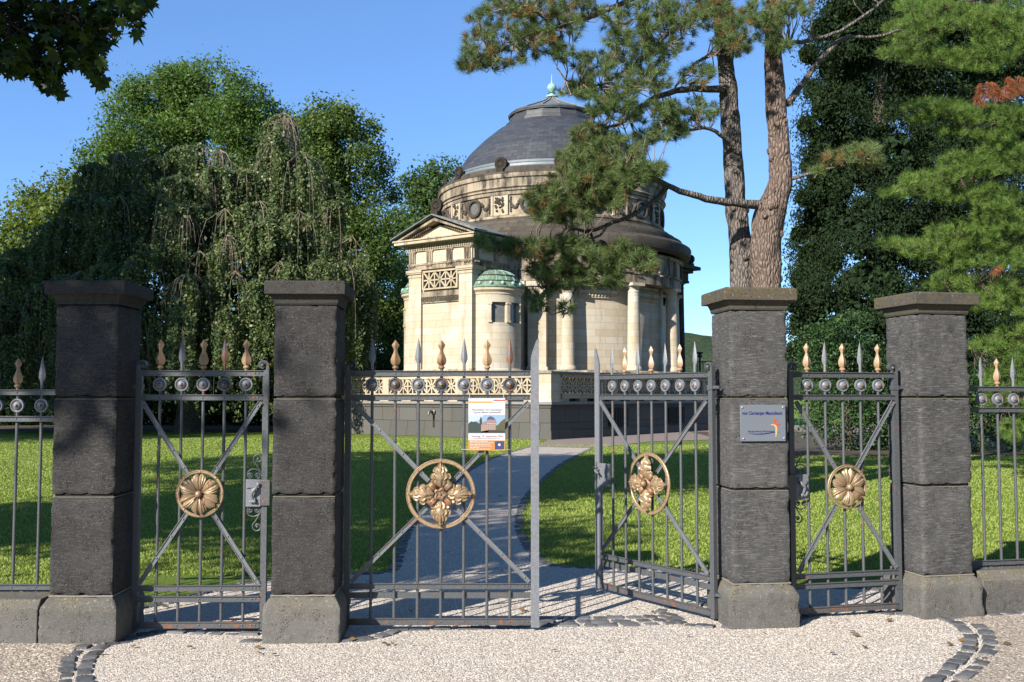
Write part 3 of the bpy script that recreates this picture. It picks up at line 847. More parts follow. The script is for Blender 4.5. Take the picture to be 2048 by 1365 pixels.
def gate(kind, name, label, cat, loc, rz, s, W, bars, fin, big, group):
    """iron gate leaf in its own frame: hinge stile at x=0, leaf runs towards s*x, front is -y.
    bars: distances from the hinge; fin: finial kind per bar"""
    t = thing(name, label, cat, (*loc, 0), rz, group)
    Z1, Z2, ZR, ZA, ZB, ZC = 1.757, 1.592, 1.681, .307, .240, .068
    X = lambda d: s * d
    # hinge stile with hook
    B = MB(); B.b2((-.02, -.017, .03), (.02, .017, 1.765)); scroll_hook(B, -s * .011, 1.812, s)
    B.b2((-.0205, -.0175, 1.735), (.0205, .0175, 1.78))
    B.build('stile', 'iron', t)
    if big:
        # wide flat lock post with a slanted tip
        B = MB(); a, b = W - .028, W + .028
        pr = [(a, .03), (b, .03), (b, 1.98), (b - .008, 1.995), (b - .018, 1.985), (a + .006, 1.89), (a, 1.86)]
        B.prism([(X(p[0]), p[1]) for p in pr], (0, -.028, 0), (1, 0, 0), (0, 0, 1), (0, 1, 0), .014)
        B.b2((X(W - .012), -.0139, .05), (X(W - .020), .018, 1.76))
        B.build('lock_post', 'iron_pale', t)
        endx = W - .03
    else:
        B = MB(); B.b2((X(W) - .02, -.017, .03), (X(W) + .02, .017, 1.765)); scroll_hook(B, X(W) + s * .011, 1.812, -s)
        B.b2((X(W) - .0205, -.0175, 1.735), (X(W) + .0205, .0175, 1.78))
        B.build('stile', 'iron', t)
        endx = W - .021
    xs = [X(b) for b in bars]; e = [X(.045), X(W - .05), X(W - .075)]
    a, b = X(.021), X(endx)
    rail(t, a, b, Z1, .030, xs + e); rail(t, a, b, Z2, .030, xs + e)
    rail(t, a, b, ZA, .030, xs + e)
    if big:
        rail(t, a, b, ZB, .040, [], yf=.016, lips=False, name='back_rail')
        rail(t, a, b, ZC, .036, xs + e, mat='iron_rust', tk=.014)
    else:
        rail(t, a, b, .235, .030, xs + e)
        rail(t, a, b, .062, .034, xs + e, mat='iron_rust', tk=.014)
    # bars, finials, roundels
    B = MB(); B.lathe([(.0105, .05), (.0105, ZR - .04)], n=10); B.lathe([(.0105, ZR + .04), (.0105, 1.775)], n=10)
    bm_ = dummy_mesh(B, 'iron', 'bar')
    for x, f in zip(xs, fin):
        put('bar', bm_, t, (x, 0, 0))
        put('leaf_finial' if 'bronze' in f else 'spear_finial', ME[f], t, (x, -.004, 1.785 if 'bronze' in f else 1.775))
        r = put('roundel', ME['roundel_rust'] if f == 'bronze_rust' or f == 'spear_flaked' else ME['roundel'], t, (x, -.002, ZR))
        put('boss', ME['boss'], r)
    # emblem with braces
    cx = X(sum(bars) / len(bars)) if not big else X(bars[len(bars) // 2]); cz = .935 if big else .942
    R = .2375 if big else .160
    for (ex, ez) in ((a, Z2 - .03), (b, Z2 - .03), (a, ZA + .03), (b, ZA + .03)):
        ex2 = ex + (.01 if ex < cx else -.01)
        d = Vector((cx - ex2, 0, cz - ez)); L = d.length; d /= L
        r_in = (.12 if big else R - .012)
        p = Vector((ex2, -.022, ez)); q = Vector((cx, -.022, cz)) - d * r_in
        B = MB(); B.bar(p, q, .030, .006, up=(0, 1, 0))
        sd_ = Vector((-d.z, 0, d.x))
        for k in (-1, 1): B.bar(p + sd_ * (.0135 * k) + Vector((0, -.006, 0)), q + sd_ * (.0135 * k) + Vector((0, -.006, 0)), .004, .008, up=(0, 1, 0))
        for k in (.06, .36, .66, .9): 
            c = p.lerp(q, k); rivet(B, c.x, -.027, c.z, .0075)
        B.build('brace', 'iron_mid', t)
    em = ring_mesh(R, .028 if big else .022, 8).build('emblem', 'bronze', t, loc=(cx, -.034, cz))
    if big:
        for i in range(4): put('acanthus_leaf', ME['leaf'], em, (0, -.012, 0), (0, i * PI / 2, 0))
        for i in range(4):
            a_ = PI / 4 + i * PI / 2
            put('bud', ME['bud'], em, (.075 * math.cos(a_), -.032, .075 * math.sin(a_)), (0, -a_, 0))
        B = MB()
        if 'right' in kind:
            B.ball((0, -.055, 0), .027, 16, 10)
            B.lathe([(.05, -.01), (.045, .03), (.03, .04)], n=18, T=Ty)
        else:
            B.lathe([(.042, .005), (.046, .022), (.040, .040), (.030, .044), (.024, .036), (.0, .032)], n=24, T=Ty, radf=lambda q, z: 1 + .22 * math.cos(5 * q))
            B.lathe([(.008, .032), (.006, .046), (0, .048)], n=8, T=Ty)
        B.build('flower_centre', 'bronze_rust', em)
    else:
        for i in range(6): put('petal', ME['petal'], em, (0, -.006, 0), (0, PI / 2 + i * PI / 3, 0))
        B = MB(); B.ball((0, -.034, 0), .024, 16, 10); B.build('flower_centre', 'bronze', em)
    # hinge straps to the pillar
    for z in (1.665, .20):
        B = MB(); B.b2((-.026, -.022, z - .017), (.026, .022, z + .017)); B.bar((0, 0, z), (-s * .085, .0, z), .03, .02)
        B.build('hinge', 'iron', t)
    return t
MAIN_BARS = [.164, .324, .483, .643, .799, .958, 1.115]
g1 = gate('main_left', 'gate_leaf', 'tall iron gate leaf standing closed with the paper poster tied to it', 'gate', (-1.130, 6.89), 0, 1, 1.287, MAIN_BARS,
          ['spear', 'bronze_rust', 'spear', 'bronze_rust', 'spear', 'bronze', 'spear_flaked'], True, 'wide leaves of the double gate')
g2 = gate('main_right', 'gate_leaf', 'tall iron gate leaf swung open inward beside the plaque pillar', 'gate', (1.432, 7.15), math.radians(-56.4), -1, 1.287, MAIN_BARS,
          ['spear', 'bronze', 'spear', 'bronze', 'spear', 'bronze', 'spear'], True, 'wide leaves of the double gate')
SB = [.14, .288, .435, .579, .726]
g3 = gate('side_left', 'side_gate', 'narrow closed iron gate with shiny lock plate between the two left pillars', 'gate', (-2.545, 6.81), math.radians(.8), 1, .862, SB,
          ['bronze', 'spear', 'bronze', 'spear_flaked', 'bronze'], False, 'narrow side gates')
g4 = gate('side_right', 'side_gate', 'narrow closed iron gate with shadowed lock between the two right pillars', 'gate', (2.857, 7.446), math.radians(13.7), -1, .862, SB,
          ['bronze', 'spear', 'bronze', 'spear', 'bronze'], False, 'narrow side gates')

def side_lock(t, s, W=.862, z=.945):
    """box lock with scrollwork above and below, beside the lock stile"""
    X = lambda d: s * d
    B = MB(); B.b2((X(.740), -.030, z - .092), (X(.842), -.006, z + .092)); pl = B.build('lock_plate', 'iron_lock', t, bevel=.003)
    B = MB(); B.b2((X(.8435), -.036, z - .084), (X(.905), -.018, z + .090)); B.build('strike_plate', 'iron_rust', t, bevel=.003)
    B = MB()   # wrought lever handle: a little branch with a leaf
    p = [Vector((X(.825), -.045, z + .055)), Vector((X(.815), -.055, z + .035)), Vector((X(.80), -.058, z + .02)), Vector((X(.785), -.056, z - .002)), Vector((X(.79), -.05, z - .03)), Vector((X(.80), -.046, z - .05))]
    B.tube(p, [.005, .011, .014, .009, .010, .004], 8)
    B.tube([(X(.815), -.03, z + .03), (X(.815), -.062, z + .03)], .009, 8)
    B.tube([(X(.80), -.055, z + .022), (X(.775), -.05, z + .045), (X(.745), -.034, z + .035)], [.006, .004, .003], 6)
    for k in range(5):
        a = -1.9 + k * .45
        B.ball((X(.782) + .02 * math.cos(a), -.048, z - .035 + .022 * math.sin(a)), (.011, .004, .009), 8, 5)
    B.ball((X(.828), -.05, z + .06), (.012, .01, .015), 8, 6); B.ball((X(.805), -.045, z - .055), (.011, .012, .014), 8, 6)
    B.build('handle', 'iron_lock', pl)
    for d in (1, -1):
        B = MB(); zz = z + d * .094
        for cx, tr in ((.766, 1), (.812, -1)):
            sp = spiral((X(cx), zz + d * .022), .021, .007, (-PI / 2 if d > 0 else PI / 2), -tr * 1.35 * s * d)
            B.tube(sp, .0042, 6); B.ball((X(cx), 0, zz + d * .022), .0085, 8, 6)
        arc = [Vector((X(.745), 0, zz + d * .02)), Vector((X(.748), 0, zz + d * .045)), Vector((X(.765), 0, zz + d * .062)), Vector((X(.79), 0, zz + d * .066)), Vector((X(.815), 0, zz + d * .058)), Vector((X(.833), 0, zz + d * .04)), Vector((X(.838), 0, zz + d * .02))]
        B.tube(curve_pts(arc, 3), .0045, 6)
        s2 = spiral((X(.815), zz + d * .135), .036, .013, (-PI * .65 if d > 0 else PI * .65) if s > 0 else (-PI * .35 if d > 0 else PI * .35), -1.15 * s * d)
        B.tube([Vector((X(.833), 0, zz + d * .045)), Vector((X(.815), 0, zz + d * .075))] + s2, .0045, 6)
        B.ball((X(.815) , 0, zz + d * .135), .011, 8, 6)
        B.build('scrollwork', 'iron', t)
side_lock(g3, 1); side_lock(g4, -1)
# lock case on the free post of the open leaf
B = MB(); s = -1; W = 1.287
B.b2((s * 1.14, -.030, .87), (s * 1.272, -.004, 1.055)); lp = B.build('lock_plate', 'iron_lock', g2, bevel=.003)
B = MB()
B.tube([(s * 1.255, -.03, 1.0), (s * 1.255, -.075, 1.0), (s * 1.24, -.082, .995), (s * 1.20, -.085, .975)], [.009, .009, .010, .006], 8)
B.ball((s * 1.285, -.05, 1.02), (.02, .012, .014), 8, 6); B.tube([(s * 1.25, -.04, .985), (s * 1.245, -.04, .93)], [.008, .004], 6)
B.b2((s * 1.19, -.034, .90), (s * 1.205, -.0305, .93))
B.build('handle', 'iron_lock', lp)

def fence(name, label, loc, rz, L, s, bars, fin, zt, z2, zb):
    t = thing(name, label, 'fence', (*loc, 0), rz, 'spear fences beside the gates')
    X = lambda d: s * d
    xs = [X(b) for b in bars]
    for z in (zt, z2, zb): rail(t, 0, X(L), z, .028, xs)
    zr = (zt + z2) / 2
    B = MB(); B.lathe([(.0105, zb - .035), (.0105, zr - .035)], n=10); B.lathe([(.0105, zr + .035), (.0105, zt + .02)], n=10)
    bm_ = dummy_mesh(B, 'iron', 'bar')
    B = MB()
    for x, f in zip(xs, fin):
        put('bar', bm_, t, (x, 0, 0))
        put('leaf_finial' if f == 'bronze' else 'spear_finial', ME[f], t, (x, -.004, zt + .03 if f == 'bronze' else zt + .018))
        r = put('roundel', ME['roundel'], t, (x, -.002, zr)); put('boss', ME['boss'], r)
    for k in range(int(L / .6) + 1): B.b2((X(.3 + k * .6) - .012, -.012, zb - .06), (X(.3 + k * .6) + .012, .012, zb - .012))
    B.build('foot', 'iron_rust', t)
    return t
nb = 9
fence('spear_fence', 'low iron spear fence on the plinth left of the leftmost pillar', (-3.005, 6.80), 0, 1.5, -1, [.055 + .145 * k + (.02 if k > 1 else 0) for k in range(nb)],
      ['bronze', 'spear'] * 5, 1.627, 1.447, .318)
fence('spear_fence', 'low iron spear fence on the plinth right of the rightmost pillar', (3.33, 7.56), math.radians(12.5), 2.3, 1, [.115 + .142 * k for k in range(13)],
      ['bronze', 'spear'] * 7, 1.657, 1.497, .345)

# ------------------------------------------------------------------ lettering helper
def text_mesh(name, body, size, loc, parent, mat, align='LEFT', width=None, rot=(PI / 2, 0, 0), ext=.0006, bold=0.0):
    cu = bpy.data.curves.new(name, 'FONT'); cu.body = body; cu.size = size; cu.align_x = align; cu.extrude = ext; cu.offset = bold
    o = bpy.data.objects.new(name, cu); COL.objects.link(o)
    bpy.context.view_layer.update()
    me = bpy.data.meshes.new_from_object(o.evaluated_get(bpy.context.evaluated_depsgraph_get()))
    bpy.data.objects.remove(o); me.name = name
    if width:
        xs = [v.co.x for v in me.vertices]; k = width / (max(xs) - min(xs))
        for v in me.vertices: v.co.x *= k
    me.materials.clear(); me.materials.append(mat if not isinstance(mat, str) else M[mat])
    q = bpy.data.objects.new(name, me); COL.objects.link(q); q.parent = parent; q.location = loc; q.rotation_euler = rot
    return q
def flat(name, col, rough=.5): return plain(name, col, rough, 0, .02, 20, .4)
for nme, col in (('paper', (.40, .41, .42)), ('ink_orange', (.36, .15, .035)), ('ink_orange_light', (.37, .23, .06)), ('ink_red', (.32, .05, .035)), ('ink_grey', (.17, .17, .23)), ('ink_navy', (.025, .035, .10)), ('ink_sky', (.17, .26, .36)), ('ink_skypale', (.30, .36, .40)),
                 ('ink_tree', (.025, .037, .034)), ('ink_tree2', (.06, .06, .03)), ('ink_stone', (.21, .14, .115)), ('ink_stone_pale', (.30, .23, .20)), ('ink_dome', (.05, .05, .13)), ('ink_dark', (.035, .028, .028)), ('ink_pink', (.32, .12, .11)), ('tie_white', (.36, .36, .37)),
                 ('plaque', (.115, .13, .155)), ('ink_blue', (.012, .014, .115)), ('logo_red', (.42, .05, .02)), ('logo_yellow', (.45, .29, .10)), ('steel', (.3, .31, .33))):
    M[nme] = flat(nme, col)
# poster -------------------------------------------------------------
PW, PH = .252, .357
pc = at(973.5, 849, 6.845)
po = thing('poster', 'white and orange poster picturing the domed mausoleum, tied to the closed gate leaf', 'poster', (pc.x, 6.838, pc.z - PH / 2), 0)
B = MB(); B.b2((-PW / 2, 0, 0), (PW / 2, .003, PH)); B.build('sheet', 'paper', po)
def panel(name, poly, mat, d=.0, par=po, t=.0006):
    B = MB(); B.prism([(p[0] - PW / 2, p[1]) for p in poly], (0, -.0007 - d, 0), (1, 0, 0), (0, 0, 1), (0, 1, 0), t)
    return B.build(name, mat, par, smooth=0)
def rc(a, b, c, d): return [(a, b), (c, b), (c, d), (a, d)]
pu = lambda x: (x - 200) / 745 * PW
pz = lambda y: PH - (y - 197) / 1065 * PH
panel('orange_band', rc(pu(200), pz(298), pu(690), pz(262)), 'ink_orange_light'); panel('red_band', rc(pu(705), pz(254), pu(945), pz(230)), 'ink_red')
ph = panel('printed_photo', rc(pu(200), pz(912), pu(945), pz(538)), 'ink_sky')
def sub(name, pts, mat, d): return panel(name, [(pu(x), pz(y)) for x, y in pts], mat, d, ph)
sub('cloud', [(200, 538), (520, 538), (430, 640), (330, 670), (200, 700)], 'ink_skypale', .0004)
sub('trees', [(200, 905), (200, 720), (230, 690), (262, 668), (300, 680), (345, 672), (400, 700), (425, 720), (430, 640), (450, 570), (470, 610), (478, 690), (480, 905)], 'ink_tree', .0008)
sub('trees', [(760, 905), (755, 760), (800, 740), (850, 680), (900, 640), (945, 610), (945, 905)], 'ink_tree2', .0008)
sub('base', [(430, 905), (440, 880), (620, 840), (945, 860), (945, 905)], 'ink_dark', .0012)
sub('drum', [(465, 720), (520, 680), (580, 650), (640, 632), (720, 640), (765, 665), (765, 705), (640, 700), (560, 690)], 'ink_stone', .0014)
sub('walls', [(455, 895), (460, 735), (565, 690), (575, 720), (765, 725), (750, 850), (625, 845), (600, 895)], 'ink_stone', .0012)
for x in (470, 508, 550, 590, 630, 675, 725): sub('column', [(x, 870 - (x - 470) * .1), (x, 745), (x + 13, 742), (x + 13, 870 - (x - 470) * .1)], 'ink_stone_pale', .0018)
sub('dome', [(572, 640), (585, 610), (610, 580), (640, 566), (680, 572), (720, 600), (755, 645), (700, 632), (640, 628)], 'ink_dome', .0018)
panel('orange_field', rc(pu(200), pz(1262), pu(945), pz(1056)), 'ink_orange')
nb_ = panel('navy_seal', rc(pu(738), pz(1238), pu(925), pz(1072)), 'ink_navy', .0006)
B = MB(); B.lathe([(0, .0), (.0085, .0)], n=20, c=(pu(828) - PW / 2, -.0022, pz(1145)), T=None, cap=False)
cc = [(pu(828) + .009 * math.cos(a * PI / 12), pz(1145) + .009 * math.sin(a * PI / 12)) for a in range(24)]
panel('white_roundel', cc, 'paper', .0012, nb_)
text_mesh('lettering', 'Mausoleum von Carstanjen', .0165, (pu(272) - PW / 2, -.0014, pz(448)), po, 'ink_grey', width=.203)
text_mesh('lettering', 'Tag des offenen Denkmals®', .0150, (pu(290) - PW / 2, -.0014, pz(500)), po, 'ink_grey', width=.190)
text_mesh('lettering', 'Sonntag, 12. September 2021', .0165, (pu(262) - PW / 2, -.0014, pz(988)), po, 'ink_pink', width=.213)
# lines of print too small to read in the photograph: word-length strokes
def strokes(name, rows, mat, dd, seed):
    rn = random.Random(seed); B = MB()
    for (x0, x1, y) in rows:
        x = x0
        while x < x1:
            w_ = rn.uniform(20, 75); w_ = min(w_, x1 - x)
            B.b2((pu(x) - PW / 2, -.0016 - dd, pz(y + 6)), (pu(x + w_) - PW / 2, -.0012 - dd, pz(y - 6))); x += w_ + 9
    B.build(name, mat, po, smooth=0)
strokes('small_print', [(305, 850, 1022)], 'ink_grey', 0, 1)
strokes('small_print', [(232, 590, 1078), (232, 700, 1108), (232, 640, 1142), (232, 670, 1172), (232, 420, 1205), (232, 640, 1234)], 'paper', .0004, 2)
B = MB()
for x in (.008, PW - .010): B.tube([(x - PW / 2, -.002, PH - .006), (x - PW / 2, .012, PH + .012), (x - PW / 2, .012, PH + .04)], .0018, 6)
B.tube([(-PW / 2 + .01, -.001, .008), (-PW / 2 - .03, .008, .006), (-PW / 2 - .05, .035, .006)], .0018, 6); B.tube([(PW / 2 - .01, -.001, .008), (PW / 2 + .03, .008, .006), (PW / 2 + .046, .035, .006)], .0018, 6)
B.build('cable_tie', 'tie_white', po)

# name plaque ---------------------------------------------------------
# front face of the third pillar
c3, r3 = PIL[2][0], PIL[2][1]
fx = Vector((math.cos(r3), math.sin(r3), 0)); fn = Vector((math.sin(r3), -math.cos(r3), 0))
def on_face(px, y):
    a = (px - 1024) / F
    o = Vector((c3[0], c3[1], 0)) + fn * .2075
    # solve o + k fx  with X = a' * Y
    for _ in range(1):
        k = (a * o.y - o.x) / (fx.x - a * fx.y)
    p = o + fx * k
    return k, zat(y, p.y)
k0, z0 = on_face(1477, 883); k1, z1 = on_face(1567, 810)
QW, QH = k1 - k0, abs(z1 - z0)
qo = Vector((c3[0], c3[1], 0)) + fn * (.2075 + .022) + fx * ((k0 + k1) / 2)
pl = thing('name_plaque', 'grey acrylic name plaque with blue lettering screwed to the pillar', 'plaque', (qo.x, qo.y, min(z0, z1)), r3)
B = MB(); B.b2((-QW / 2, 0, 0), (QW / 2, .008, QH)); B.build('plate', 'plaque', pl, bevel=.0015)
qu = lambda x: (x - 205) / 1110 * QW - QW / 2
qz = lambda y: QH - (y - 232) / 880 * QH
for (x, y) in ((250, 290), (1250, 290), (270, 1045), (1268, 1035)):
    B = MB(); B.tube([(qu(x), -.006, qz(y)), (qu(x), .024, qz(y))], .0058, 12); B.ball((qu(x), -.006, qz(y)), (.0058, .003, .0058), 12, 6); B.build('screw', 'steel', pl)
text_mesh('lettering', 'von Carstanjen Mausoleum', .033, (qu(252), -.0008, qz(470)), pl, 'ink_blue', width=QW * .885, bold=.0006)
text_mesh('lettering', 'Bürgerstiftung Rheinviertel', .017, (qu(392), -.0008, qz(892)), pl, 'ink_blue', width=QW * .575)
def qpoly(name, pts, mat, d=0):
    B = MB(); B.prism([(qu(x), qz(y)) for x, y in pts], (0, -.0012 - d, 0), (1, 0, 0), (0, 0, 1), (0, 1, 0), .001); B.build(name, mat, pl, smooth=0)
up = [(350 + i * 42, 912 + 40 * math.sin(PI * min(1, i / 15)) ** .9 - (max(0, i - 15) * 4)) for i in range(21)]
lo = [(x, y - 26 * math.sin(PI * i / 20)) for i, (x, y) in enumerate(up)]
qpoly('logo_wave', up + lo[::-1][1:-1], 'ink_blue')
qpoly('logo_mark', [(952, 706), (1010, 702), (1060, 712), (1092, 745), (1108, 810), (1100, 910), (1075, 1018), (1066, 1018), (1058, 900), (1064, 810), (1045, 755), (1010, 732), (952, 728)], 'logo_yellow', .0008)
qpoly('logo_mark', [(1020, 600), (1045, 570), (1082, 580), (1088, 612), (1078, 650), (1100, 680), (1190, 700), (1150, 722), (1090, 722), (1050, 700), (1035, 660)], 'logo_red', .0008)
# ------------------------------------------------------------------ terrace and mausoleum
TH = math.radians(37)
VX, UX = Vector((math.sin(TH), math.cos(TH), 0)), Vector((-math.cos(TH), math.sin(TH), 0))
RZ = math.atan2(VX.y, VX.x)
C0 = Vector((1.42, 36.6, 0))
A0, B0 = 9.6, 6.56
CEN = C0 + VX * A0 + UX * B0
TA, TB = 22.0, 2 * B0        # terrace length and width

te = thing('terrace', 'dark basalt terrace with pale pierced star parapet around the mausoleum', 'terrace', C0, RZ)
B = MB(); B.b2((0, 0, -.1), (TA, TB, 1.30)); B.b2((-.06, -.06, -.1), (TA, TB, .32)); B.b2((-.05, -.05, 1.18), (TA, TB, 1.30))
for (a, b) in ((3.6, 0), (8.2, 0), (12.8, 0)):
    pass
B.build('base_wall', 'podium', te)
B = MB(); B.b2((-.12, -.12, 1.30), (TA, TB + .1, 1.40)); B.build('ledge', 'ledge', te)
B = MB(); B.b2((.35, .35, 1.40), (TA - .3, TB - .3, 1.62)); B.build('floor', 'ledge', te)
# parapet: feet, bottom rail, pierced band, coping
def parapet(axis, L):
    """axis 0: front-left face (runs along +y); 1: shaded face (along +x)"""
    def bx(B, s0, s1, d0, d1, z0, z1):
        if axis == 0: B.b2((d0, s0, z0), (d1, s1, z1))
        else: B.b2((s0, d0, z0), (s1, d1, z1))
    B = MB(); k = .75
    while k < L - .3:
        bx(B, k, k + .5, .02, .26, 1.40, 1.52); k += 1.25
    B.build('parapet_foot', 'trim', te)
    s0 = .58 if axis == 0 else .75
    B = MB(); bx(B, s0, L, .0, .30, 1.52, 1.72); bx(B, s0, L, -.03, .0, 1.66, 1.72); B.build('bottom_rail', 'trim', te)
    B = MB(); bx(B, s0, L, .0, .28, 2.30, 2.44); B.build('top_rail', 'trim', te)
    B = MB()
    if axis == 0: bx(B, -.10, L, -.10, .38, 2.44, 2.53)
    else: bx(B, .382, L, -.10, .38, 2.44, 2.53)
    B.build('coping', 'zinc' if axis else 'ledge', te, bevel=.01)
    # grille panels between narrow posts
    p = .52; npan = 7; s = s0
    while s < L - 1:
        e = min(s + npan * p, L - .3); m = max(1, int(round((e - s) / p))); pp = (e - s) / m
        B = MB()
        zc = (1.72 + 2.30) / 2; hh = .29
        for i in range(m):
            x0, x1 = s + i * pp, s + (i + 1) * pp; xc = (x0 + x1) / 2
            P = (lambda u, z: (.10, u, z)) if axis == 0 else (lambda u, z: (u, .10, z))
            nrm = (1, 0, 0) if axis == 0 else (0, 1, 0)
            for (ua, za, ub, zb) in ((x0, 1.72, x1, 2.30), (x0, 2.30, x1, 1.72), (xc, 1.72, xc, 2.30), (x0, zc, x1, zc)):
                B.bar(P(ua, za), P(ub, zb), .055, .10, up=nrm)
            B.bar(P(x0, 1.72), P(x0, 2.30), .07, .12, up=nrm)
        B.build('star_grille', 'trim', te)
        B = MB(); bx(B, e, e + .35, -.012, .29, 1.72, 2.30); B.build('post', 'trim', te)
        s = e + .35
parapet(0, TB); parapet(1, TA)
B = MB(); B.b2((-.05, -.05, 1.40), (.575, .742, 2.44)); B.b2((-.08, -.08, 1.40), (.6, .77, 1.50)); B.build('corner_pier', 'stone', te)
# barred basement openings on the shaded face
for a in (4.0, 9.0, 14.0):
    B = MB(); B.b2((a, -.052, .40), (a + 1.5, -.03, 1.12)); o = B.build('basement_opening', 'void', te)
    B = MB()
    for k in range(7): B.b2((a + .12 + k * .2, -.075, .42), (a + .145 + k * .2, -.055, 1.10))
    B.build('bars', 'seam', o)
# spout on the sunlit face
def face_s(px, Y0=40): # distance along +u from the corner of a pixel column
    a = (px - 1024) / F
    return (C0.x - a * C0.y) / (a * UX.y - UX.x)
sp = face_s(868)
B = MB()
B.tube([(0, sp, .98), (-.16, sp, 1.0), (-.30, sp, .97), (-.34, sp, .86)], [.05, .05, .05, .045], 10); B.ball((-.05, sp, .98), (.05, .12, .12), 10, 6)
wsp = (C0 + UX * sp)
B.build('water_spout', 'iron_rust', te)
B = MB(); B.b2((-.003, sp - .05, .35), (.0, sp + .05, .93)); B.build('spout_stain', 'void', te)

ma = thing('mausoleum', 'cream sandstone domed mausoleum with a small gabled chapel in front', 'mausoleum', CEN, RZ)
def Zc(y): return zat(y, 40.5)          # heights read at the chapel's near corner
def Zf(y): return zat(y, 43.4)          # near surface of the rotunda
def rs(px, y, Yd=None):
    """radius, height of a silhouette point of the rotunda"""
    Yd = Yd or CEN.y
    p = at(px, y, Yd); return abs(p.x - CEN.x) * .995, p.z
Z0 = 1.6
HW = 1.75; FX = -8.3; BX = -4.7
zb = Zc(742); z_pl = Zc(731)
def cbox(B, x0, x1, y0, y1, z0, z1): B.b2((x0, y0, z0), (x1, y1, z1))
B = MB(); cbox(B, FX + .12, BX, -HW + .12, HW - .12, Z0, Zc(478)); B.build('chapel_wall', 'stone', ma)
B = MB(); cbox(B, FX - .10, BX, -HW - .10, HW + .10, Z0, zb + .02); cbox(B, FX - .05, BX, -HW - .05, HW + .05, zb + .02, zb + .10); B.build('plinth', 'trim', ma)
zc0, zc1 = Zc(545), Zc(530)
for sy in (-1, 1):
    for (xa, xb) in ((FX, FX + .70), (BX - .55, BX)):
        ya, yb = sy * HW, sy * (HW - .70)
        B = MB(); cbox(B, xa, xb, min(ya, yb), max(ya, yb), zb + .10, zc0)
        B.build('pilaster', 'stone', ma)
        B = MB()
        for k, (g_, za, zz) in enumerate(((.03, zc0, zc0 + .07), (.015, zc0 + .07, zc0 + .14), (.07, zc0 + .14, zc0 + .20), (.10, zc0 + .20, zc1))):
            cbox(B, xa - g_, xb + g_, min(ya, yb) - g_, max(ya, yb) + g_, za, zz)
        B.build('capital', 'trim', ma)
# entablature
za, zt_, zf1, zd = Zc(530), Zc(519), Zc(491), Zc(483)
B = MB(); cbox(B, FX - .02, BX, -HW - .02, HW + .02, za, zt_); cbox(B, FX - .06, BX, -HW - .06, HW + .06, zt_ - .03, zt_ + .05); B.build('architrave', 'sooty', ma)
B = MB(); cbox(B, FX, BX, -HW, HW, zt_ + .05, zf1); B.build('frieze', 'stone', ma)
def triglyph(cx, cy, nx, ny):
    B = MB()
    tx, ty = (0, 1) if nx else (1, 0)
    for k in (-.12, 0, .12):
        c = (cx + tx * k + nx * .025, cy + ty * k + ny * .025, (zt_ + .07 + zf1) / 2)
        B.box(c, (.085 if tx else .05, .085 if ty else .05, zf1 - zt_ - .10))
    B.box((cx + nx * .03, cy + ny * .03, zf1 - .035), (.42 if tx else .07, .42 if ty else .07, .06))
    for k in (-.13, -.043, .043, .13): B.ball((cx + tx * k + nx * .085, cy + ty * k + ny * .085, zt_ - .06), (.028, .028, .045), 8, 5)
    B.build('triglyph', 'sooty', ma)
for y in (-1.52, -.55, .55, 1.52): triglyph(FX, y, -1, 0)
for x in (FX + .25, FX + 1.6, FX + 2.9): triglyph(x, -HW, 0, -1)
B = MB(); y = -HW - .08
while y < HW + .08: cbox(B, FX - .14, FX - .0, y, y + .055, zf1 + .05, zd + .06); y += .10
x = FX - .1
while x < BX: cbox(B, x, x + .055, -HW - .14, -HW, zf1 + .05, zd + .06); x += .10
B.build('dentils', 'trim', ma)
B = MB(); cbox(B, FX - .08, BX, -HW - .08, HW + .08, zf1, zf1 + .05); cbox(B, FX - .16, BX, -HW - .16, HW + .16, zd + .06, zd + .11)
OV = .46
cbox(B, FX - OV, BX, -HW - OV, HW + OV, zd + .11, zd + .24); cbox(B, FX - OV - .05, BX, -HW - OV - .05, HW + OV + .05, zd + .24, zd + .30)
B.build('cornice', 'trim', ma)
ze = zd + .30; zap = at(868, 441, 42.0).z
B = MB(); B.prism([(-HW - .05, ze), (HW + .05, ze), (0, zap - .28)], (FX, 0, 0), (0, 1, 0), (0, 0, 1), (1, 0, 0), .5); B.build('pediment', 'stone', ma, smooth=0)
B = MB()
for s in (-1, 1):
    W_ = HW + OV + .05
    d = Vector((0, -s * W_, zap - ze - .02)).normalized(); nrm = Vector((0, s * d.z, abs(d.y)))
    for (off, th, fx, bx_) in ((.0, .14, FX - OV + .08, FX + .3), (.13, .09, FX - OV - .05, FX + .3)):
        p = Vector((0, s * W_, ze + .02)) + nrm * (off)
        q = p + d * ((W_) / abs(d.y))
        B.add([(fx, p.y, p.z), (fx, q.y, q.z), (fx, q.y, q.z - th), (fx, p.y, p.z - th * .6), (bx_, p.y, p.z), (bx_, q.y, q.z), (bx_, q.y, q.z - th), (bx_, p.y, p.z - th * .6)],
              [(0, 1, 2, 3), (7, 6, 5, 4), (0, 4, 5, 1), (3, 2, 6, 7), (0, 3, 7, 4), (1, 5, 6, 2)])
    # raking dentils
    k = .25
    while k < W_ - .25:
        c = Vector((FX - .22, s * W_, ze - .16)) + d * k; B.box((c.x + .12, c.y, c.z - .02), (.22, .05, .07)); k += .11
B.build('raking_cornice', 'sooty', ma)
B = MB()
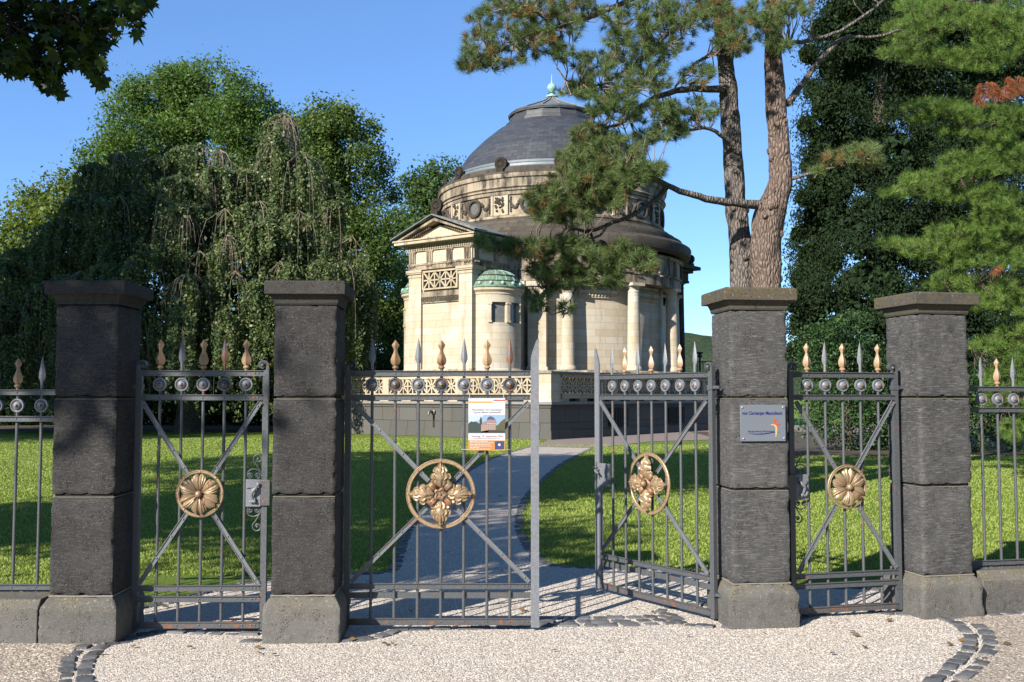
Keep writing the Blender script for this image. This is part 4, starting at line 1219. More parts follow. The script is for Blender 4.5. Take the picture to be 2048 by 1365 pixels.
for s in (-1, 1):
    W_ = HW + OV + .12
    xf, xb = FX - OV - .10, -4.0
    zt2 = zap + .13
    vs = [(xf, s * W_, ze + .10), (xf, 0, zt2), (xb, 0, zt2), (xb, s * W_, ze + .10)]
    vs2 = [(a, b, c - .05) for a, b, c in vs]
    B.add(vs + vs2, [(0, 1, 2, 3), (7, 6, 5, 4), (0, 4, 5, 1), (1, 5, 6, 2), (2, 6, 7, 3), (3, 7, 4, 0)])
B.build('roof', 'lead', ma, smooth=0)
def antefix(x, y, z, r, ang, name='antefix'):
    """round palmette disc standing on a small block, facing local angle ang"""
    T = Matrix.Translation((x, y, z)) @ Matrix.Rotation(ang, 4, 'Z') @ Matrix.Rotation(PI / 2, 4, 'Y')
    B = MB()
    B.lathe([(r * .55, -.05), (r * .62, .06), (r, .07), (r, -.07), (r * .55, -.05)], n=22, T=T)
    for k in range(7):
        a = -PI / 2 + (k - 3) * .42
        d = T.to_3x3() @ Vector((math.cos(a) * 1, math.sin(a) * 1, 0))
        B.tube([Vector((x, y, z - r * .3)), Vector((x, y, z - r * .3)) + Vector((T.to_3x3() @ Vector((-math.cos((k - 3) * .42), math.sin((k - 3) * .42), 0)))) * r * .85], [.03, .045], 6)
    B.lathe([(0, 0), (r * .56, 0)], n=16, T=T)
    B.box((x, y, z - r - .04), (.34, .34, .16), rz=ang)
    return B.build(name, 'black_stone', ma)
antefix(FX - .2, 0, zap + .13 + .38, .30, PI)
# front window grille and carved band
zg0, zg1 = Zc(572) + .05, Zc(541) + .1
B = MB(); cbox(B, FX + .10, FX + .14, -.98, .98, zg0 - .08, zg1 + .08); wn = B.build('grille_window', 'void', ma)
B = MB(); p = 1.84 / 3
for i in range(3):
    y0, y1 = -.92 + i * p, -.92 + (i + 1) * p; yc = (y0 + y1) / 2; zc_ = (zg0 + zg1) / 2
    for (ua, a_, ub, b_) in ((y0, zg0, y1, zg1), (y0, zg1, y1, zg0), (yc, zg0, yc, zg1), (y0, zc_, y1, zc_), (y0, zg0, y0, zg1)):
        B.bar((FX + .06, ua, a_), (FX + .06, ub, b_), .06, .09, up=(1, 0, 0))
for (ua, a_, ub, b_) in ((-.98, zg0 - .03, .98, zg0 - .03), (-.98, zg1 + .03, .98, zg1 + .03), (.95, zg0, .95, zg1), (-.95, zg0, -.95, zg1)): B.bar((FX + .05, ua, a_), (FX + .05, ub, b_), .07, .12, up=(1, 0, 0))
B.build('star_grille', 'trim', wn)
B = MB(); cbox(B, FX + .02, FX + .12, -1.05, 1.05, zg0 - .36, zg0 - .14); cbox(B, FX + .06, FX + .12, -1.05, 1.05, zg0 - .62, zg0 - .36)
B.build('sill', 'sooty', ma)
B = MB(); zz = (Zc(583) + Zc(597)) / 2
cbox(B, FX + .05, FX + .12, -1.04, 1.04, zz - .15, zz + .15)
for k in range(18): B.ball((FX + .05, -.98 + k * .115, zz + .03 * (-1) ** k), (.035, .05, .075), 8, 5)
B.build('carved_band', 'dirty', ma)

# apses ---------------------------------------------------------------
def apse(sy):
    cx, cy, r = -6.88, sy * HW, 1.17
    a0, a1 = (PI, 2 * PI) if sy < 0 else (0, PI)
    zk0, zk1 = Zc(582), Zc(574)
    zw0, zw1 = Zc(645), Zc(604)
    B = MB()
    # wall with two real openings
    angs = [a0 + (a1 - a0) * t for t in (0, .06, .20, .34)]
    cA = -1.93 if sy < 0 else 1.93     # window axis, towards the gates
    hw_, gap = .30, .07
    spans = [(cA - hw_ * 2 + .0, cA - gap), (cA + gap, cA + hw_ * 2)]
    segs = []; cur = a0
    sp2 = [((s0 + 2 * PI) % (2 * PI) if sy < 0 else s0, (s1 + 2 * PI) % (2 * PI) if sy < 0 else s1) for s0, s1 in spans]
    sp2.sort()
    for s0, s1 in sp2: segs.append((cur, s0, 0)); segs.append((s0, s1, 1)); cur = s1
    segs.append((cur, a1, 0))
    for s0, s1, op in segs:
        n = max(2, int((s1 - s0) / .09))
        if not op: B.lathe([(r, Z0), (r, zk0)], c=(cx, cy, 0), n=n, a0=s0, a1=s1, rref=r)
        else:
            B.lathe([(r, Z0), (r, zw0), (r - .16, zw0)], c=(cx, cy, 0), n=n, a0=s0, a1=s1, rref=r)
            B.lathe([(r - .16, zw1), (r, zw1), (r, zk0)], c=(cx, cy, 0), n=n, a0=s0, a1=s1, rref=r)
            for q in (s0, s1):
                d = Vector((math.cos(q), math.sin(q), 0)); c_ = Vector((cx, cy, 0))
                B.add([c_ + d * r + Vector((0, 0, zw0)), c_ + d * (r - .16) + Vector((0, 0, zw0)), c_ + d * (r - .16) + Vector((0, 0, zw1)), c_ + d * r + Vector((0, 0, zw1))], [(0, 1, 2, 3)])
    B.lathe([(r + .10, Z0), (r + .10, zb + .02), (r + .03, zb + .10), (r, zb + .10)], c=(cx, cy, 0), n=28, a0=a0, a1=a1)
    B.build('apse_wall', 'stone', ma)
    for s0, s1 in sp2:
        B = MB(); B.lathe([(r - .15, zw0), (r - .15, zw1)], c=(cx, cy, 0), n=8, a0=s0, a1=s1); B.build('window', 'dark_glass', ma, fix=False)
    for k in (-1, 0, 1):
        q = cA + k * (hw_ * 2 + .06); d = Vector((math.cos(q), math.sin(q), 0)); p = Vector((cx, cy, 0)) + d * (r + .0)
        B = MB(); w_ = .14 if k == 0 else .11
        B.box((p.x, p.y, (zw0 + zw1) / 2), (.10, w_, zw1 - zw0), rz=q); B.box((p.x, p.y, zw1 - .06), (.15, w_ + .07, .07), rz=q); B.box((p.x, p.y, zw0 + .04), (.14, w_ + .05, .08), rz=q)
        B.build('window_pier', 'trim', ma)
    B = MB(); B.lathe([(r - .1, zk0 - .12), (r + .03, zk0 - .12), (r + .03, zk0 - .05), (r + .07, zk0), (r + .13, zk0 + .05), (r + .13, zk1), (.5, zk1)], c=(cx, cy, 0), n=40, a0=a0, a1=a1); B.build('apse_cornice', 'trim', ma)
    zt3 = Zc(534)
    h = zt3 - zk1
    B = MB(); R_ = r + .12
    prof = [(R_ + .05, zk1 + .002), (R_ + .05, zk1 + .05), (R_, zk1 + .06), (R_ - .06, zk1 + .17 * h), (R_ - .10, zk1 + .3 * h), (R_ - .10, zk1 + .33 * h), (R_ - .16, zk1 + .34 * h), (R_ - .30, zk1 + .60 * h), (R_ - .29, zk1 + .63 * h), (R_ - .33, zk1 + .65 * h), (R_ - .58, zk1 + .86 * h), (R_ - .9, zk1 + .97 * h), (0, zk1 + h)]
    B.lathe(prof, c=(cx, cy, 0), n=44, a0=a0, a1=a1); dm = B.build('apse_dome', 'copper', ma)
    B = MB()
    for k in range(8):
        q = a0 + (a1 - a0) * (k + .5) / 8
        for (f, zz) in ((.20, .20),):
            d = Vector((math.cos(q), math.sin(q), 0)); p = Vector((cx, cy, 0)) + d * (R_ - .04) + Vector((0, 0, zk1 + zz * h))
            B.ball(p, .085, 10, 7)
        pts = [Vector((cx, cy, 0)) + Vector((math.cos(q + .2), math.sin(q + .2), 0)) * (rr + .01) + Vector((0, 0, zz)) for rr, zz in prof[6:-1]]
        B.tube(pts, .016, 5)
    B.build('rosette', 'verdigris', dm)
    B = MB()
    for (rr, zz) in ((R_ - .09, zk1 + .335 * h), (R_ - .28, zk1 + .64 * h)):
        n = 30; B.tube([Vector((cx + rr * math.cos(a0 + (a1 - a0) * i / n), cy + rr * math.sin(a0 + (a1 - a0) * i / n), zz)) for i in range(n + 1)], .018, 6)
    B.build('seam_roll', 'seam', dm)
apse(-1); apse(1)
# side window of the chapel and dark slot behind the apse
B = MB(); cbox(B, -5.1, -4.5, -HW - .02, -HW + .3, Z0, Zc(530)); 

# rotunda ---------------------------------------------------------------
def loc_ang(phi): return math.radians(phi - 143 + 0.0)      # phi: degrees right of the line towards the camera
RW = 5.45
B = MB(); B.lathe([(RW, Z0), (RW, Zf(560))], n=96, rref=RW); B.build('rotunda_wall', 'stone', ma, fix=False)
B = MB(); B.lathe([(6.45, Z0), (6.45, zb - .02), (6.35, zb + .06), (5.5, zb + .10)], n=96); B.build('stylobate', 'sooty', ma)
zE0, zE1, zE2 = Zf(568), Zf(548), Zf(513)
B = MB(); B.lathe([(5.40, zE0), (6.18, zE0), (6.18, zE1), (6.24, zE1), (6.24, zE1 + .07), (6.15, zE1 + .07), (6.15, zE2), (6.25, zE2 + .03), (6.25, zE2 + .10), (6.33, zE2 + .14)], n=96, rref=6.2)
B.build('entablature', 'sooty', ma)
B = MB()
r1, zz1 = rs(1376, 528); r2, zz2 = rs(1380, 512)
r3, zz3 = rs(1349, 488); r4, zz4 = rs(1322, 455); r5, zz5 = rs(1323, 397)
zz1 = max(zz1, zE2 + .10); zF0 = zat(436, 43.1)
B.lathe([(6.2, zz1 - .05), (6.50, zz1), (6.62, zz1 + .06), (r2, zz2), (r2 - .03, zz2 + .08), (6.42, zz2 + .22), (6.25, zz2 + .27), (6.25, zz2 + .42), (6.08, zz2 + .45), (5.98, zz3 - .12), (5.96, zz3 + .02), (5.78, zz3 + .08), (5.70, zz3 + .20), (5.54, zF0 - .20), (5.50, zF0 - .06), (5.36, zF0)], n=96, rref=6)
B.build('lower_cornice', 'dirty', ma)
zF1 = zat(382, 43.2)
B = MB(); B.lathe([(5.30, zF0 - .02), (5.30, zF1)], n=96, rref=5.3); B.build('drum', 'sooty', ma, fix=False)
B = MB(); B.lathe([(5.36, zF0), (5.42, zF0 + .05), (5.42, zF0 + .14), (5.30, zF0 + .18)], n=96); B.lathe([(5.30, zF1 - .16), (5.38, zF1 - .14), (5.38, zF1)], n=96); B.build('drum_moulding', 'sooty', ma)
rc_, zc_ = rs(876, 390); rg, zg_ = rs(897, 366); 
zK = zat(343, 42.9)
B = MB(); B.lathe([(5.30, zF1), (5.42, zF1 + .04), (5.42, zF1 + .12), (5.50, zF1 + .18), (rc_ - .10, zF1 + .24), (rc_ - .10, zK - .24), (rc_ - .03, zK - .2), (rc_, zK - .10), (rc_, zK - .005), (5.34, zK + .01)], n=96, rref=5.4)
B.build('upper_cornice', 'sooty', ma)
zC = zK + .02
B = MB(); B.lathe([(rc_ - .02, zK - .02), (rc_ + .015, zK - .02), (rc_ + .015, zK + .05), (rc_ - .10, zK + .09), (5.20, zC + .12), (5.20, zC + .30), (5.08, zC + .34)], n=96)
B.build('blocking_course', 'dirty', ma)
rd = [rs(*p) for p in ((904, 360), (915, 350), (933.5, 322), (962, 293.5), (994.5, 267), (1019, 257))]
zG = zC + .30
B = MB(); B.lathe([(5.12, zG), (5.14, zG + .06), (5.02, zG + .09), (4.99, zG + .20), (5.01, zG + .23), (4.92, zG + .26), (4.88, zG + .36)], n=96); B.build('gutter_band', 'lead', ma)
dome = [(4.90, zG + .28)]
zlo = zG + .34; zhi = rd[-1][1]; rl = rs(1017, 252)[0]
for i in range(1, 25):
    t = i / 24
    zz = zlo + (zhi - zlo) * t
    # profile fitted to the photographed outline
    px_pts = [(4.84, zlo)] + [(r, z) for r, z in rd[2:5]] + [(rl + .12, zhi)]
    for j in range(len(px_pts) - 1):
        if px_pts[j][1] <= zz <= px_pts[j + 1][1] + 1e-6:
            q = (zz - px_pts[j][1]) / (px_pts[j + 1][1] - px_pts[j][1]); rr = px_pts[j][0] * (1 - q) + px_pts[j + 1][0] * q
            break
    dome.append((rr, zz))
for _ in range(1):
    dome = [dome[0]] + [((dome[i - 1][0] + 2 * dome[i][0] + dome[i + 1][0]) / 4, (dome[i - 1][1] + 2 * dome[i][1] + dome[i + 1][1]) / 4) for i in range(1, len(dome) - 1)] + [dome[-1]]
B = MB(); B.lathe(dome, n=96, rref=4.2); B.build('dome', 'slate', ma, smooth=60)
# lantern neck, rim and cap
rr_, zr_ = rs(1019, 238)
B = MB(); B.lathe([(rl + .16, zhi - .03), (rl + .14, zhi + .12), (rl + .02, zhi + .16), (rl - .06, zr_ - .0), (rl + .05, zr_ + .05)], n=16); B.build('lantern_neck', 'slate', ma, smooth=20)
B = MB(); R8 = rr_ + .05
B.lathe([(rl, zr_ - .02), (R8, zr_), (R8 + .03, zr_ + .06), (R8, zr_ + .12), (R8 - .08, zr_ + .15)], n=64); B.build('lantern_rim', 'zinc', ma)
zap2 = zat(195, CEN.y)
B = MB(); B.lathe([(R8 - .02, zr_ + .13), (R8 - .3, zr_ + .24), (.55, zap2 - .30), (.22, zap2 - .06), (.20, zap2)], n=16); cp_ = B.build('lantern_cap', 'lead', ma, smooth=20)
B = MB()
for k in range(16):
    q = 2 * PI * k / 16; d = Vector((math.cos(q), math.sin(q), 0))
    B.tube([d * (R8 - .02) + Vector((0, 0, zr_ + .16)), d * (R8 - .3) + Vector((0, 0, zr_ + .27)), d * .55 + Vector((0, 0, zap2 - .27)), d * .2 + Vector((0, 0, zap2 - .02))], .03, 5)
B.build('seam_roll', 'ledge', cp_)
B = MB(); zb2 = zat(176, CEN.y)
B.lathe([(.30, zap2 - .02), (.30, zap2 + .06), (.16, zap2 + .10), (.12, zap2 + .20), (.20, zb2 - .28), (.10, zb2 - .24), (.16, zb2 - .18), (.225, zb2 - .08), (.235, zb2), (.20, zb2 + .12), (.10, zb2 + .20), (.05, zb2 + .25), (.03, zb2 + .30), (.015, zat(150, CEN.y)), (0, zat(148.5, CEN.y))], n=24)
B.build('finial', 'verdigris', ma)
# antefixes round the dome foot
for k in range(12):
    q = loc_ang(-28 + 30 * k); antefix(5.2 * math.cos(q), 5.2 * math.sin(q), zG + .18, .30, q)
# frieze: oculi, strips, garlands
zM = (zF0 + .18 + zF1 - .16) / 2; hF = (zF1 - .16) - (zF0 + .18)
for k in range(12):
    q = loc_ang(-43 + 30 * k)
    T = Matrix.Translation((5.30 * math.cos(q), 5.30 * math.sin(q), zM)) @ Matrix.Rotation(q, 4, 'Z') @ Matrix.Rotation(PI / 2, 4, 'Y')
    B = MB(); B.lathe([(.27, -.1), (.27, .03), (.30, .05), (.30, .10), (.36, .12), (.42, .10), (.42, -.05)], n=28, T=T); o = B.build('oculus', 'dirty', ma)
    B = MB(); B.lathe([(0, .012), (.275, .012)], n=28, T=T); B.build('pane', 'dark_glass', o, fix=False)
    q2 = loc_ang(-28 + 30 * k)
    B = MB()
    for dq in (-.070, .070):
        B.box((5.33 * math.cos(q2 + dq), 5.33 * math.sin(q2 + dq), zM), (.12, .10, hF), rz=q2 + dq)
    B.box((5.31 * math.cos(q2), 5.31 * math.sin(q2), zM), (.06, .62, hF), rz=q2)
    B.build('strip', 'trim', ma)
    B = MB(); rn = random.Random(k)
    # trophy in the strip
    for i in range(26):
        a_ = q2 + rn.uniform(-.038, .038); z_ = zM + rn.uniform(-.42, .42) * hF
        B.ball((5.36 * math.cos(a_), 5.36 * math.sin(a_), z_), (rn.uniform(.04, .08), rn.uniform(.04, .08), rn.uniform(.04, .08)), 7, 5)
    # garlands either side of the oculus
    for s_ in (-1, 1):
        for i in range(34):
            t = rn.random(); a_ = q2 + s_ * (.09 + .095 * t)
            z_ = zM + hF * (.36 - .62 * math.sin(PI * (.12 + .8 * t)) * .9) + rn.uniform(-.05, .05) + .05
            e = rn.uniform(.035, .075)
            B.ball((5.33 * math.cos(a_), 5.33 * math.sin(a_), z_), (e, e, e), 7, 5)
        for i in range(8):
            a_ = q2 + s_ * .10; B.ball((5.33 * math.cos(a_), 5.33 * math.sin(a_), zM + hF * (.38 - .1 * i)), .05, 7, 5)
    B.build('garland', 'dirty', ma)
# attached columns, wall frames, piers
RCo = 5.98
def column(q, R_=RCo, r=.285, z0=None, z1=None, mat='stone', name='column', par=None):
    z0 = z0 or zb + .08; z1 = z1 or zE0
    c = (R_ * math.cos(q), R_ * math.sin(q), 0)
    B = MB()
    B.lathe([(r * 1.25, z0), (r * 1.25, z0 + .08), (r * 1.18, z0 + .14), (r * 1.05, z0 + .17), (r, z0 + .22), (r, z0 + 1.4), (r * .86, z1 - .42), (r * .92, z1 - .40), (r * .92, z1 - .36), (r * .85, z1 - .34), (r * .86, z1 - .24), (r * 1.15, z1 - .13)], c=c, n=28, rref=.6)
    B.box((c[0], c[1], z1 - .065), (r * 2.5, r * 2.5, .13), rz=q)
    return B.build(name, mat, par or ma, smooth=40)
for ph in (4, 34, 64, 94, 124, -170, -140): column(loc_ang(ph))
for ph in (19, 49, 79, 109, -155):
    q = loc_ang(ph); B = MB(); dq = .165
    # carved string band and frame of the blank bay
    B.lathe([(5.46, Zf(600)), (5.54, Zf(598)), (5.54, Zf(590)), (5.60, Zf(588)), (5.60, Zf(583)), (5.46, Zf(581))], n=8, a0=q - dq, a1=q + dq)
    for k in range(13):
        a_ = q - dq * .95 + dq * 1.9 * k / 12; B.ball((5.56 * math.cos(a_), 5.56 * math.sin(a_), Zf(593)), (.05, .05, .06), 6, 4)
    B.lathe([(5.46, Zf(576)), (5.56, Zf(575)), (5.56, Zf(570)), (5.46, Zf(569))], n=8, a0=q - dq, a1=q + dq)
    B.build('carved_band', 'trim', ma)
for ph, w_ in ((-8.5, .78), (-16.5, .5)):
    q = loc_ang(ph); B = MB(); B.box((5.72 * math.cos(q), 5.72 * math.sin(q), (zb + zE0) / 2 + .1), (.7, w_, zE0 - zb - .2), rz=q)
    B.box((5.74 * math.cos(q), 5.74 * math.sin(q), zE0 - .12), (.82, w_ + .16, .22), rz=q); B.box((5.74 * math.cos(q), 5.74 * math.sin(q), zb + .13), (.80, w_ + .12, .16), rz=q)
    B.build('pier', 'stone', ma)
for k in range(24):
    q = loc_ang(4 + 15 * k); B = MB()
    B.box((6.20 * math.cos(q), 6.20 * math.sin(q), (zE1 + zE2) / 2 + .05), (.10, .34, zE2 - zE1 - .1), rz=q)
    for j in (-.13, -.04, .04, .13): B.ball((6.27 * math.cos(q) - math.sin(q) * j, 6.27 * math.sin(q) + math.cos(q) * j, zE1 - .03), .035, 7, 5)
    B.build('triglyph', 'sooty', ma)

# far entrance portico, its shade put into the stone colour
zP0, zP1 = at(1390, 560, 53).z, at(1390, 531, 53).z
B = MB(); cbox(B, 5.0, 9.0, -2.75, 2.75, zP0, zP1 - .35); cbox(B, 5.0, 9.2, -2.95, 2.95, zP1 - .35, zP1 - .18); cbox(B, 5.0, 9.5, -3.25, 3.25, zP1 - .18, zP1); B.build('portico_entablature', 'black_stone', ma)
B = MB(); B.prism([(-3.2, zP1), (3.2, zP1), (0, zP1 + 1.1)], (5.2, 0, 0), (0, 1, 0), (0, 0, 1), (1, 0, 0), 4.3); B.build('portico_roof', 'lead', ma, smooth=0)
for (x, y) in ((8.6, -2.35), (8.6, -.85), (8.6, .85), (8.6, 2.35), (6.6, -2.35), (6.6, 2.35)):
    c = math.hypot(x, y); column(math.atan2(y, x), R_=c, r=.33, z0=Z0, z1=zP0, mat='black_stone', name='portico_column')
antefix(8.9, -2.9, zP1 + .40, .26, 0, 'antefix'); antefix(8.9, 2.9, zP1 + .40, .26, 0, 'antefix')

# iron railing beyond the terrace, seen past the portico
rp = at(1400, 745, 58)
ra = thing('iron_railing', 'black wrought iron railing at the far end of the terrace beside the portico', 'railing', (rp.x - .3, 58, 0), 0)
B = MB(); 
for k in range(12): B.tube([(k * .16, 0, 0), (k * .16, 0, zat(722, 58))], .022, 6)
B.build('railing_bars', 'seam', ra)
B = MB()
for z in (zat(724, 58), zat(744, 58)): B.b2((-.05, -.03, z - .03), (1.9, .03, z + .03))
B.tube([(.30, 0, 0), (.30, 0, zat(716, 58))], .06, 8); B.lathe([(.02, 0), (.13, .02), (.15, .10), (.08, .16), (.12, .22), (.20, .30), (.18, .34), (0, .35)], c=(.30, 0, zat(716, 58)), n=12)
B.build('rail_and_urn', 'seam', ra)

# wooded hill on the horizon
hx = []
rn = random.Random(3)
nx_, ny_ = 160, 24
V = []; Fc = []
for j in range(ny_ + 1):
    for i in range(nx_ + 1):
        X = -1400 + 3800 * i / nx_; v = j / ny_
        Y = 1450 + 700 * v
        px_ = 1024 + F * X / 1500
        h = 95 * math.exp(-((px_ - 1330) / 420) ** 2) + 45 * math.exp(-((px_ - 2300) / 900) ** 2) + 14
        h *= math.sin(PI / 2 * min(1, v * 1.6))
        h += noise.noise(Vector((X * .02, Y * .02, 0))) * 7 * min(1, v * 4) + noise.noise(Vector((X * .06, Y * .06, 3))) * 3.5 * min(1, v * 4)
        V.append((X, Y, max(-1, h)))
m_ = nx_ + 1
for j in range(ny_):
    for i in range(nx_): Fc.append((j * m_ + i, j * m_ + i + 1, (j + 1) * m_ + i + 1, (j + 1) * m_ + i))
tag(npmesh('hill', np.array(V), np.array(Fc), 'hill', smooth=True), kind='structure')
# ------------------------------------------------------------------ vegetation
def leaf_quads(P, size, nrm=None, aspect=.55, fold=.25, spread=1.0, rng=RNG, droop=0.0):
    """rhombic leaves at points P (N,3); nrm preferred facing (N,3)"""
    n = len(P)
    d = rng.normal(size=(n, 3)); d /= np.linalg.norm(d, axis=1)[:, None] + 1e-9
    if nrm is not None:
        d = d * spread + nrm; d /= np.linalg.norm(d, axis=1)[:, None] + 1e-9
    a = rng.normal(size=(n, 3))
    if droop: a[:, 2] -= droop * 2
    a -= d * np.sum(a * d, 1)[:, None]; a /= np.linalg.norm(a, axis=1)[:, None] + 1e-9
    b = np.cross(d, a)
    s = (size if np.ndim(size) else np.full(n, size)) * rng.uniform(.65, 1.35, n)
    s = s[:, None]
    v0 = P - a * s * .5; v2 = P + a * s * .5
    v1 = P + b * s * aspect * .5 + d * s * fold * .3; v3 = P - b * s * aspect * .5 + d * s * fold * .3
    V = np.stack([v0, v1, v2, v3], 1).reshape(-1, 3)
    return V, np.arange(n * 4).reshape(-1, 4)

def blob_clumps(blobs, dens, rng=RNG, top=.25, inner=.15):
    """clump centres + outward normals on ellipsoid blobs [(c,(rx,ry,rz))]"""
    C_, N_ = [], []
    for c, r in blobs:
        r = np.array(r, float); area = 4 * PI * ((r[0] * r[1]) ** 1.6 / 3 + (r[0] * r[2]) ** 1.6 / 3 + (r[1] * r[2]) ** 1.6 / 3) ** (1 / 1.6)
        n = max(4, int(area * dens))
        u = rng.normal(size=(n, 3)); u[:, 2] += top; u /= np.linalg.norm(u, axis=1)[:, None]
        k = rng.uniform(.78, 1.12, n)[:, None]
        ins = rng.random(n) < inner; k[ins] *= rng.uniform(.3, .9, (ins.sum(), 1))
        C_.append(np.array(c) + u * r * k); N_.append(u)
    return np.vstack(C_), np.vstack(N_)

def crown_mesh(name, blobs, dens, cr, nleaf, lsize, mat, parent, rng=RNG, mask=None, aspect=.55, flat=.8, top=.25, inner=.15, spread=1.3, droop=0.0, gap=-2, gs=.5):
    Cc, N = blob_clumps(blobs, dens, rng, top, inner)
    Cc = Cc + np.zeros(3)
    if gap > -1:
        kp = np.array([noise.noise(Vector(c) * gs) for c in Cc]) > gap
        Cc, N = Cc[kp], N[kp]
    n = len(Cc)
    off = np.clip(rng.normal(size=(n, nleaf, 3)) * .5, -.95, .95)
    rad = (cr * rng.uniform(.6, 1.4, n))[:, None, None]
    off[:, :, 2] *= flat
    P = (Cc[:, None, :] + off * rad).reshape(-1, 3)
    NN = np.repeat(N, nleaf, 0) * .6 + np.array([0, 0, .5])
    if mask is not None:
        k = mask(P); P = P[k]; NN = NN[k]
    V, Fq = leaf_quads(P, lsize, NN, aspect=aspect, spread=spread, rng=rng, droop=droop)
    return npmesh(name, V, Fq, mat, parent)

def px_blobs(lst, Y, depth=.8, jit=2.0, seed=1):
    rn = random.Random(seed); out = []
    for (x, y, r) in lst:
        Yd = Y + rn.uniform(-jit, jit); p = at(x, y, Yd); R = r * Yd / F
        out.append(((p.x, p.y, p.z), (R, R * depth, R)))
    return out

def trunk_mesh(parent, base, top, r0, r1, limbs, mat='bark', seed=0, name='trunk'):
    rn = random.Random(seed)
    base, top = Vector(base), Vector(top)
    B = MB(); pts = []; n = 8
    for i in range(n + 1):
        t = i / n; p = base.lerp(top, t) + Vector((rn.uniform(-1, 1), rn.uniform(-1, 1), 0)) * r0 * .35 * (0 < i < n)
        pts.append(p)
    B.tube(pts, [r0 * (1.35 if i == 0 else 1) * (1 - i / n) + r1 * i / n for i in range(n + 1)], 12)
    for tgt in limbs:
        tgt = Vector(tgt); t = rn.uniform(.35, .9); s = pts[int(t * n)]
        m1 = s.lerp(tgt, .35) + Vector((rn.uniform(-.5, .5), rn.uniform(-.5, .5), rn.uniform(0, .8))) * (tgt - s).length * .12
        m2 = s.lerp(tgt, .7) + Vector((rn.uniform(-.5, .5), rn.uniform(-.5, .5), rn.uniform(-.2, .5))) * (tgt - s).length * .12
        rr = r0 * .42
        B.tube(curve_pts([s, m1, m2, tgt], 3), [rr * (1 - .88 * k / 9) for k in range(10)], 7)
    return B.build(name, mat, parent, smooth=60, fix=False)

def broadleaf(name, label, cat, blobs, base, r0, dens, cr, nleaf, ls, mat, group=None, seed=1, mask=None, limb_every=2, **kw):
    c = np.mean([b[0] for b in blobs], 0); top = max(b[0][2] for b in blobs)
    t = thing(name, label, cat, base, 0, group)
    b0 = Vector(base)
    rel = [((b[0][0] - b0.x, b[0][1] - b0.y, b[0][2] - b0.z), b[1]) for b in blobs]
    mk = (lambda P: mask(P + np.array(base))) if mask else None
    crown_mesh('crown', rel, dens, cr, nleaf, ls, mat, t, rng=np.random.default_rng(seed), mask=mk, **kw)
    trunk_mesh(t, (0, 0, -.1), (c[0] - b0.x, c[1] - b0.y, top - b0.z), r0, r0 * .15, [r[0] for r in rel[::limb_every]], seed=seed)
    return t

# --- trees behind, left half
ash = [(390, 215, 80), (300, 225, 70), (465, 225, 75), (255, 270, 60), (330, 300, 90), (440, 310, 100), (535, 250, 45), (530, 310, 65), (215, 330, 48), (205, 375, 38), (300, 400, 90), (420, 420, 110), (420, 165, 42), (350, 172, 35), (250, 450, 80), (510, 430, 90)]
broadleaf('ash_tree', 'tall rounded bright green ash tree rising above the weeping beech', 'tree', px_blobs(ash, 64, seed=2), (at(390, 700, 64).x, 64, 0), .5, 2.6, .8, 60, .24, 'ash_leaf', 'tall trees behind the beech', 3, aspect=.45, gap=-.12, gs=.42, inner=.25)
mid = [(650, 265, 55), (705, 300, 50), (600, 285, 55), (720, 380, 55), (640, 370, 85), (745, 455, 45), (690, 520, 90), (755, 545, 45), (750, 640, 60), (610, 480, 100), (775, 400, 22), (785, 470, 30), (640, 620, 110), (775, 700, 45), (735, 265, 26), (690, 235, 26), (660, 760, 90), (770, 780, 60), (690, 350, 48), (702, 425, 45), (742, 330, 34), (680, 300, 50)]
broadleaf('broadleaf_tree', 'mid green tree filling the sky between the beech peak and the mausoleum', 'tree', px_blobs(mid, 60, seed=3), (at(670, 700, 60).x, 60, 0), .45, 2.5, .75, 56, .21, 'lime_leaf', 'tall trees behind the beech', 4, limb_every=9, gap=-.3, gs=.45, inner=.25)
fr = [(880, 385, 40), (912, 350, 22), (850, 420, 45), (905, 430, 40), (830, 375, 30), (835, 500, 50), (845, 600, 50), (820, 680, 50), (800, 450, 30), (860, 350, 22), (800, 560, 40), (790, 640, 45), (890, 500, 45), (800, 740, 50)]
broadleaf('broadleaf_tree', 'farther bluish green tree directly left of the mausoleum dome', 'tree', px_blobs(fr, 84, seed=4), (at(850, 700, 84).x, 84, 0), .5, 1.1, 1.1, 70, .30, 'far_leaf', 'tall trees behind the beech', 5)
yl = [(60, 425, 42), (110, 395, 38), (148, 372, 30), (38, 470, 36), (165, 420, 45), (15, 500, 40), (100, 460, 60), (60, 540, 70), (150, 500, 70), (0, 560, 50), (120, 600, 80), (20, 640, 80), (-70, 560, 70), (-60, 650, 90)]
broadleaf('broadleaf_tree', 'yellowish green tree at the far left beyond the dark side of the beech', 'tree', px_blobs(yl, 60, seed=5), (at(80, 700, 60).x, 60, 0), .35, 1.5, .8, 40, .26, 'yellow_leaf', 'tall trees behind the beech', 6)

# --- dark shrub belt closing the garden behind the lawn
hb = [(x, 790 + (i % 3) * 8, 62 + (i * 37) % 25) for i, x in enumerate(range(-260, 800, 62))] + [(x, 720 + (i % 2) * 14, 60) for i, x in enumerate(range(-260, 780, 75))]
hb = px_blobs(hb, 56, .6, 1.0, 8)
t = thing('hedge', 'dark hedge closing the lawn behind the weeping beech', 'hedge', (-13, 56, 0))
crown_mesh('foliage', [((b[0][0] + 13, b[0][1] - 56, b[0][2]), b[1]) for b in hb], 2.4, .8, 40, .22, 'conifer', t, rng=np.random.default_rng(9))

